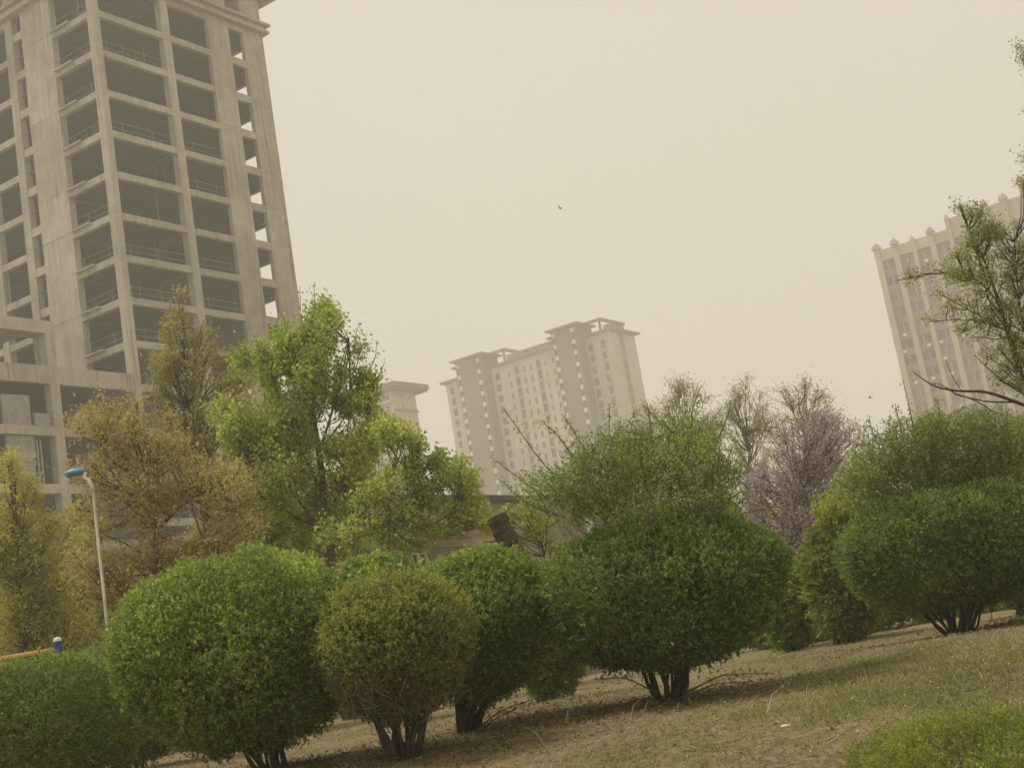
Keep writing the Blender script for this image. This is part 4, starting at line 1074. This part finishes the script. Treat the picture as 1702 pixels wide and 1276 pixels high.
tree('thicket_tree', 'dull green thicket tree behind the lilac blossoms', 'tree', 48,
     [(1290, 1010), (1286, 940), (1280, 870)], .10,
     [(1250, 830, 40, .6), (1290, 860, 44, .6), (1330, 840, 40, .6), (1370, 860, 40, .6), (1240, 900, 44, .6), (1310, 920, 46, .6), (1380, 920, 40, .6), (1270, 960, 44, .6), (1350, 980, 44, .6), (1210, 860, 36, .6)], 'lf_drab', dens=1.5, per=12, llen=.10, asp=.5, spread=.08, seed=54, back=.5, twig_r=.010)
tree('thicket_tree', 'dull olive thicket tree low at far left behind the barrier rail', 'tree', 31,
     [(60, 1120), (62, 1060), (66, 990)], .09,
     [(60, 960, 40), (110, 940, 36), (30, 1000, 40), (90, 1010, 44), (150, 1000, 40), (20, 1060, 40), (80, 1060, 44), (140, 1060, 40), (195, 1050, 34), (190, 960, 34), (240, 1050, 36), (50, 900, 36), (5, 920, 36), (130, 890, 34), (170, 1000, 40), (-10, 1010, 40), (30, 850, 26), (110, 860, 26)], 'lf_ochre_green', twig='twig_pale', dens=1.3, per=12, llen=.085, asp=.55, spread=.07, seed=55, back=.5)
tree('thicket_tree', 'faint olive tree in the gap between thin olive brown tree and green tree', 'tree', 38,
     [(415, 1010), (410, 900), (404, 800), (400, 700)], .09,
     [(400, 660, 22, .6), (420, 700, 26, .7), (385, 720, 26, .7), (405, 760, 34), (430, 800, 34), (380, 800, 34), (350, 850, 38), (420, 860, 40), (370, 900, 40), (320, 900, 36)], 'lf_drab', dens=1.2, per=12, llen=.09, asp=.55, spread=.07, seed=56, back=.5)

# sawn-off trunk
def dead_trunk():
    Y = 20.0
    pts = np.array([at(x, y, Y) for x, y in [(872, 990), (858, 930), (847, 905), (836, 882), (825, 858)]])
    pts[0][2] = float(ground_z(pts[0][0], pts[0][1])) - .05
    t = empty('dead_trunk', tuple(pts[0])); tag(t, 'leaning dark sawn off tree trunk in front of the brown house', 'tree trunk')
    s = np.linspace(0, 1, 5); sf = np.linspace(0, 1, 14)
    q = np.stack([np.interp(sf, s, pts[:, k]) for k in range(3)], 1)
    rng = np.random.default_rng(2); q[1:-3] += rng.normal(0, .012, (10, 3))
    p = Parts(); p.tube(q, .15 + .012 * np.sin(np.arange(14) * 1.7), 14)
    p.build('trunk', M['bark_dark'], t)
    for k, (x, y) in enumerate(((905, 880), (800, 900), (890, 900))):
        p = Parts(); lp = limb_path(q[7 + k], at(x, y, Y + .2 * k), .1, rng); p.tube(lp, np.linspace(.025, .008, 5), 5); p.build('branch', M['bark'], t)
dead_trunk()

# ------------------------------------------------------------------ street lamps, railing, birds, stones
def lathe(profile, n=16):
    th = np.arange(n) * 2 * np.pi / n
    v = np.array([[r * math.cos(a), r * math.sin(a), z] for r, z in profile for a in th])
    m = len(profile); i = np.arange(m - 1)[:, None] * n; j = np.arange(n)[None]; k = (j + 1) % n
    return v, np.stack([i + j, i + k, i + n + k, i + n + j], -1).reshape(-1, 4)

def street_lamp(Y, pole_top, head_tip, elbow, label, head_mat, pole_r=.052):
    b = at(*pole_top, Y); gz = float(ground_z(b[0], b[1]))
    t = empty('street_lamp', (b[0], b[1], gz)); tag(t, label, 'street lamp', 'street lamps')
    p = Parts()
    top = at(*pole_top, Y)
    p.tube(np.array([[b[0], b[1], gz], [b[0], b[1], gz + .6], [b[0], b[1], gz + .62], [b[0], b[1], top[2]]]), [pole_r * 1.5, pole_r * 1.4, pole_r, pole_r * .75], 12)
    p.build('pole', M['pole'], t, smooth=True)
    e = at(*elbow, Y); h = at(*head_tip, Y)
    d = h - e; d[2] = 0; d /= np.linalg.norm(d)
    arm_end = h - d * .33 + np.array([0, 0, -.02])
    p = Parts(); lp = np.array([[b[0], b[1], top[2] - .05], e * .5 + np.array([b[0], b[1], top[2]]) * .5 + [0, 0, .05], e, arm_end])
    p.tube(lp, [.035, .033, .03, .028], 8); p.build('arm', M['white'], t, smooth=True)
    # cobra-shaped head: swelling body, flat underside
    L = .46
    prof = [(0, .016), (.04, .048), (.12, .078), (.23, .086), (.31, .066), (.36, .024)]
    v = []; n = 14
    side = np.cross(d, [0, 0, 1])
    for s, r in prof:
        for k in range(n):
            a = 2 * math.pi * k / n
            zz = math.sin(a) * r * (.75 if math.sin(a) > 0 else .35)
            v.append(h - d * s + side * math.cos(a) * r * .95 + np.array([0, 0, zz - .01]))
    i = np.arange(len(prof) - 1)[:, None] * n; j = np.arange(n)[None]; k = (j + 1) % n
    f = np.stack([i + j, i + k, i + n + k, i + n + j], -1).reshape(-1, 4)
    hd = mesh_obj('lamp_head', np.array(v), [f, np.array([np.arange(n)[::-1]]), np.array([np.arange(n) + (len(prof) - 1) * n])], head_mat, t, smooth=True)
    lens = []
    for s, r in prof[1:5]:
        for k in range(n):
            a = 2 * math.pi * k / n
            lens.append(h - d * s + side * math.cos(a) * r * .75 + np.array([0, 0, -.012 + (math.sin(a) * .03 if math.sin(a) < 0 else 0) - .03]))
    i = np.arange(3)[:, None] * n
    f = np.stack([i + j, i + k * 0 + (j + 1) % n, i + n + (j + 1) % n, i + n + j], -1).reshape(-1, 4)
    mesh_obj('lens', np.array(lens), f, M['glass_light'], t, smooth=True)
street_lamp(20.9, (154, 808), (106, 787), (140, 794), 'white street lamp with blue head beside the ochre tree', M['blue'], .031)
street_lamp(32.0, (1640, 726), (1597, 712), (1625, 712), 'street lamp with pale head peeping over the broad right shrub', M['white'])

def railing():
    Y = 19.0
    b = at(97, 1078, Y); gz = float(ground_z(b[0], b[1]))
    t = empty('barrier_rail', (b[0], b[1], gz)); tag(t, 'yellow barrier rail on a blue post with white cap behind the hedge', 'railing')
    for k in range(2):
        o = np.array([b[0] - 3.2 * k, b[1] - .25 * k, 0]); top = at(97, 1064, Y)[2]
        v, f = lathe([(.055, gz), (.055, top)], 14)
        po = mesh_obj('post', v + o, f, M['blue_dark'], t, smooth=True)
        v, f = lathe([(.058, top - .01), (.058, top + .008), (.05, top + .03), (.03, top + .044), (.002, top + .05)], 14)
        c = mesh_obj('cap', v + o, f, M['white'], None, smooth=True); c.parent = po
        c.matrix_parent_inverse = Matrix.Translation((b[0], b[1], gz)).inverted() @ Matrix.Identity(4) if False else Matrix.Identity(4)
        c.matrix_parent_inverse = po.matrix_parent_inverse @ Matrix.Identity(4) if False else Matrix.Identity(4)
    p = Parts(); z = at(90, 1079, Y)[2]
    p.tube(np.array([[b[0], b[1], z], [b[0] - 3.2, b[1] - .25, z - .02], [b[0] - 6, b[1] - .45, z - .02]]), [.03, .03, .03], 10)
    p.build('rail', M['yellow'], t, smooth=True)
    p = Parts(); p.tube(np.array([[b[0], b[1], z - .35], [b[0] - 3.2, b[1] - .25, z - .36], [b[0] - 6, b[1] - .45, z - .36]]), [.025] * 3, 10)
    p.build('rail', M['yellow'], t, smooth=True)
railing()

def bird(x, y, Y, span, yaw, roll, label):
    c = at(x, y, Y)
    t = empty('bird', tuple(c), 0); tag(t, label, 'bird', 'birds in flight')
    Rm = Matrix.Rotation(yaw, 3, 'Z') @ Matrix.Rotation(roll, 3, 'Y')
    def put(v): return np.array([list(Rm @ Vector(p)) for p in v]) + c
    s = span / 2
    p = Parts(); body = np.array([[0, -.5 * s, 0], [0, -.3 * s, .02 * s], [0, 0, .03 * s], [0, .35 * s, .03 * s], [0, .55 * s, .01 * s]])
    p.tube(put(body), np.array([.02, .09, .12, .08, .02]) * s, 8); p.build('body', M['bird'], t, smooth=True)
    for sg in (-1, 1):
        v = [(0, .22 * s, .05 * s), (sg * .5 * s, .30 * s, .3 * s), (sg * s, .02 * s, .38 * s), (sg * .5 * s, -.02 * s, .26 * s), (0, -.15 * s, .05 * s)]
        v2 = [(a, b_, z - .03 * s) for a, b_, z in v]
        n = 5; f5 = [np.array([[0, 1, 2, 3, 4], [9, 8, 7, 6, 5]]), np.array([[i, i + 5, (i + 1) % 5 + 5, (i + 1) % 5] for i in range(5)])]
        mesh_obj('wing', put(v + v2), f5, M['bird'], t)
    v = [(0, -.4 * s, .02 * s), (.12 * s, -.8 * s, .02 * s), (-.12 * s, -.8 * s, .02 * s), (0, -.4 * s, -.01 * s), (.12 * s, -.8 * s, 0), (-.12 * s, -.8 * s, 0)]
    mesh_obj('tail', put(v), [np.array([[0, 1, 2], [5, 4, 3]]), np.array([[0, 3, 4, 1], [1, 4, 5, 2], [2, 5, 3, 0]])], M['bird'], t)
bird(931, 346, 60, .30, math.radians(60), math.radians(35), 'small dark bird high in the empty sky')
bird(1447, 661, 60, .34, math.radians(75), math.radians(-25), 'small dark bird low above the lilac')

def rock(x, y, Y, size, label, seed, mat='stone', group='loose stones on the bank'):
    rng = np.random.default_rng(seed)
    c = at(x, y, Y); gz = float(ground_z(c[0], c[1]))
    th = np.linspace(0, np.pi, 7); ph = np.linspace(0, 2 * np.pi, 10, endpoint=False)
    v = []
    for a in th:
        for b in ph: v.append((math.sin(a) * math.cos(b), math.sin(a) * math.sin(b), math.cos(a)))
    v = np.array(v); v *= (1 + .22 * lump(v, 2.2, seed))[:, None]; v = v * np.array(size) + np.array([c[0], c[1], gz + size[2] * .6])
    i = np.arange(6)[:, None] * 10; j = np.arange(10)[None]; k = (j + 1) % 10
    f = np.stack([i + j, i + 10 + j, i + 10 + k, i + k], -1).reshape(-1, 4)
    o = mesh_obj('stone', v, f, M[mat])
    tag(o, label, 'stone', group)
rock(345, 1266, 11.2, (.085, .07, .06), 'largest pale stone under the largest round shrub', 1)
rock(308, 1272, 11.0, (.05, .045, .035), 'smaller pale stone left of the largest stone', 2)
rock(372, 1262, 11.3, (.10, .06, .035), 'flat pale stone right of the largest stone', 4)
rock(1311, 1233, 9.3, (.036, .016, .012), 'small white stone lying alone on the dry lawn', 3, 'white')
rock(1580, 1051, 15.6, (.06, .04, .03), 'pale stone at the foot of the broad right shrub', 5)

# ------------------------------------------------------------------ grass
def blades(name, n, hmin, hmax, mat, seed, label, cat, tufts=None, wid=.006, lean=.6, flat=False):
    rng = np.random.default_rng(seed)
    if tufts is None:
        y = 5.6 + 21 * rng.random(n) ** 1.5
        x = (rng.random(n) * 2 - 1) * (y * .42 + .6)
        keep = lump(np.stack([x, y, np.zeros(n)], 1), 1.6, seed) + rng.normal(0, .4, n) > -.45
        x, y = x[keep], y[keep]
    else:
        xs, ys = [], []
        for px, py, r, m in tufts:
            m = max(3, int(m * .9))
            # where the pixel's ray meets the lawn
            lo, hi = 4.0, 30.0
            for _ in range(40):
                mid = (lo + hi) / 2; p = at(px, py, mid)
                if p[2] > ground_z(p[0], p[1]): lo = mid
                else: hi = mid
            p = at(px, py, lo)
            xs.append(p[0] + rng.normal(0, r, m)); ys.append(p[1] + rng.normal(0, r * 1.5, m))
        x = np.concatenate(xs); y = np.concatenate(ys)
    n = len(x)
    h = rng.uniform(hmin, hmax, n) * (1 + .3 * rng.normal(0, 1, n)).clip(.4, 2)
    a = rng.uniform(0, 2 * np.pi, n); ln = rng.uniform(.1, 1, n) ** .5 * lean
    z = ground_z(x, y)
    b = np.stack([x, y, z - .005], 1)
    d = np.stack([np.cos(a) * ln, np.sin(a) * ln, np.sqrt(np.maximum(.05, 1 - ln ** 2))], 1)
    if flat: d[:, 2] = rng.uniform(.0, .22, n)
    s = np.stack([-np.sin(a + .6), np.cos(a + .6), np.zeros(n)], 1) * (wid * rng.uniform(.6, 1.4, n))[:, None]
    m1 = b + d * (h * .55)[:, None]; t = b + d * h[:, None] + np.stack([np.cos(a), np.sin(a), -np.ones(n) * (.1 if flat else .6)], 1) * (h * .25)[:, None]
    if flat:
        up = np.array([0, 0, 1.0]) * rng.uniform(.004, .022, n)[:, None]; b = b + up; m1 = m1 + up; t = t + up
    v = np.stack([b - s, b + s, m1 + s * .7, t, m1 - s * .7], 1)
    i = np.arange(n)[:, None] * 5
    o = mesh_obj(name, v.reshape(-1, 3), [i + np.array([[0, 1, 2, 4]]), i + np.array([[4, 2, 3]])], M[mat])
    tag(o, label, cat, kind='stuff')
blades('dry_grass', 70000, .02, .06, 'gr_dry', 61, 'dry straw coloured grass covering the bank', 'grass', wid=.004, lean=1.0)
blades('dead_thatch', 100000, .05, .14, 'gr_dry', 65, 'matted dead grass stems lying flat over the bank', 'grass', wid=.0045, lean=1.0, flat=True)
trng = np.random.default_rng(77)
tl = [(1405, 1185, .09, 260), (1395, 1130, .25, 420), (1355, 1200, .10, 240), (1500, 1150, .12, 260), (1490, 1198, .10, 220), (1640, 1100, .35, 600), (1560, 1090, .3, 500), (1600, 1075, .3, 400), (1170, 1240, .07, 150),
      (1240, 1190, .09, 160), (1620, 1130, .2, 300), (1690, 1110, .3, 400), (1460, 1090, .3, 350), (1650, 1160, .15, 200), (1350, 1150, .2, 200), (1260, 1090, .3, 220), (1230, 1140, .2, 160), (1440, 1060, .5, 400), (1540, 1130, .2, 200)]
tl += [(trng.uniform(700, 1700), trng.uniform(1110, 1276), .08, int(trng.uniform(10, 45))) for _ in range(60)]
tl += [(trng.uniform(1280, 1700), trng.uniform(1062, 1190), .22, int(trng.uniform(80, 220))) for _ in range(85)]
tl += [(trng.uniform(800, 1300), trng.uniform(1130, 1276), .2, int(trng.uniform(20, 70))) for _ in range(40)]
blades('green_grass', 0, .025, .07, 'gr_green', 62, 'scattered green grass tufts on the dry bank', 'grass', tufts=tl, wid=.0028, lean=.75)
blades('tall_straw', 0, .12, .26, 'gr_dry', 63, 'a few tall dead straw stalks in the lawn', 'grass', tufts=[(1190, 1210, .05, 6), (1300, 1190, .2, 14), (1400, 1170, .3, 18), (1560, 1150, .4, 24), (940, 1150, .3, 30), (1250, 1130, .3, 26), (1650, 1080, .4, 30), (1020, 1200, .3, 14)], wid=.004, lean=.75)

def leaf_litter():
    rng = np.random.default_rng(90)
    P = []
    for bx, by, Y, m in ((455, 1268, 12, 2600), (672, 1262, 11.4, 1800), (775, 1232, 12.6, 2000), (1115, 1162, 12.5, 3000), (1592, 1052, 16, 2600), (930, 1168, 14.5, 900), (1700, 1032, 18, 1200)):
        b = at(bx, by, Y); x = b[0] + rng.normal(0, .75, m); y = b[1] + rng.normal(-.1, .7, m)
        P.append(np.stack([x, y, ground_z(x, y) + rng.uniform(.006, .03, m)], 1))
    m = 2500; y = 7 + 14 * rng.random(m); x = (rng.random(m) * 2 - 1) * (y * .42)
    P.append(np.stack([x, y, ground_z(x, y) + rng.uniform(.006, .03, m)], 1))
    P = np.concatenate(P); n = len(P)
    D = rng.normal(0, 1, (n, 3)) * [1, 1, .3]
    ln = rng.uniform(.02, .05, n)
    o = leaf_mesh('leaf_litter', P, D, ln, ln * .5, M['litter'], None, nrm=np.tile([0, 0, 1.0], (n, 1)))
    tag(o, 'brown dead leaves littered beneath the shrubs', 'leaf litter', kind='stuff')
leaf_litter()

def dandelions():
    rng = np.random.default_rng(64)
    P = []
    for _ in range(70):
        px = rng.uniform(1150, 1700); py = rng.uniform(1075, 1265)
        if rng.random() < .55: px = rng.uniform(1280, 1680); py = 1130 - .05 * (px - 1280) + rng.normal(0, 16)
        lo, hi = 4., 30.
        for _k in range(40):
            mid = (lo + hi) / 2; p = at(px, py, mid)
            if p[2] > ground_z(p[0], p[1]): lo = mid
            else: hi = mid
        P.append(at(px, py, lo) + [0, 0, rng.uniform(.015, .05)])
    P = np.array(P); n = len(P)
    a = np.arange(6) * np.pi / 3
    r = rng.uniform(.004, .008, n)
    ring = np.stack([np.cos(a), np.sin(a), np.zeros(6)], 1)
    v = np.concatenate([P[:, None] + ring[None] * r[:, None, None], (P + [0, 0, .008])[:, None], (P - [0, 0, .015])[:, None]], 1)
    i = np.arange(n)[:, None] * 8
    f = np.concatenate([i + np.array([[k, (k + 1) % 6, 6]]) for k in range(6)] + [i + np.array([[(k + 1) % 6, k, 7]]) for k in range(6)])
    tag(mesh_obj('dandelion_flowers', v.reshape(-1, 3), f, M['petal']), 'tiny yellow dandelion flowers dotted over the lawn', 'flowers', kind='stuff')
dandelions()

# ------------------------------------------------------------------ dust haze
def haze():
    m = bpy.data.materials.new('dust_haze'); m.use_nodes = True
    nt = m.node_tree
    for n in list(nt.nodes):
        if n.type != 'OUTPUT_MATERIAL': nt.nodes.remove(n)
    vol = nt.nodes.new('ShaderNodeVolumePrincipled')
    vol.inputs['Color'].default_value = (0.985, 0.965, 0.905, 1)
    vol.inputs['Density'].default_value = HAZE_DENSITY
    vol.inputs['Anisotropy'].default_value = 0.2
    nt.links.new(vol.outputs[0], nt.nodes['Material Output'].inputs['Volume'])
    o = mesh_obj('haze', _cv * [5400, 4500, 101.5] + [-2700, -60, -1.5], _cf, m)
    tag(o, kind='stuff')
HAZE_DENSITY = 0.0017
haze()
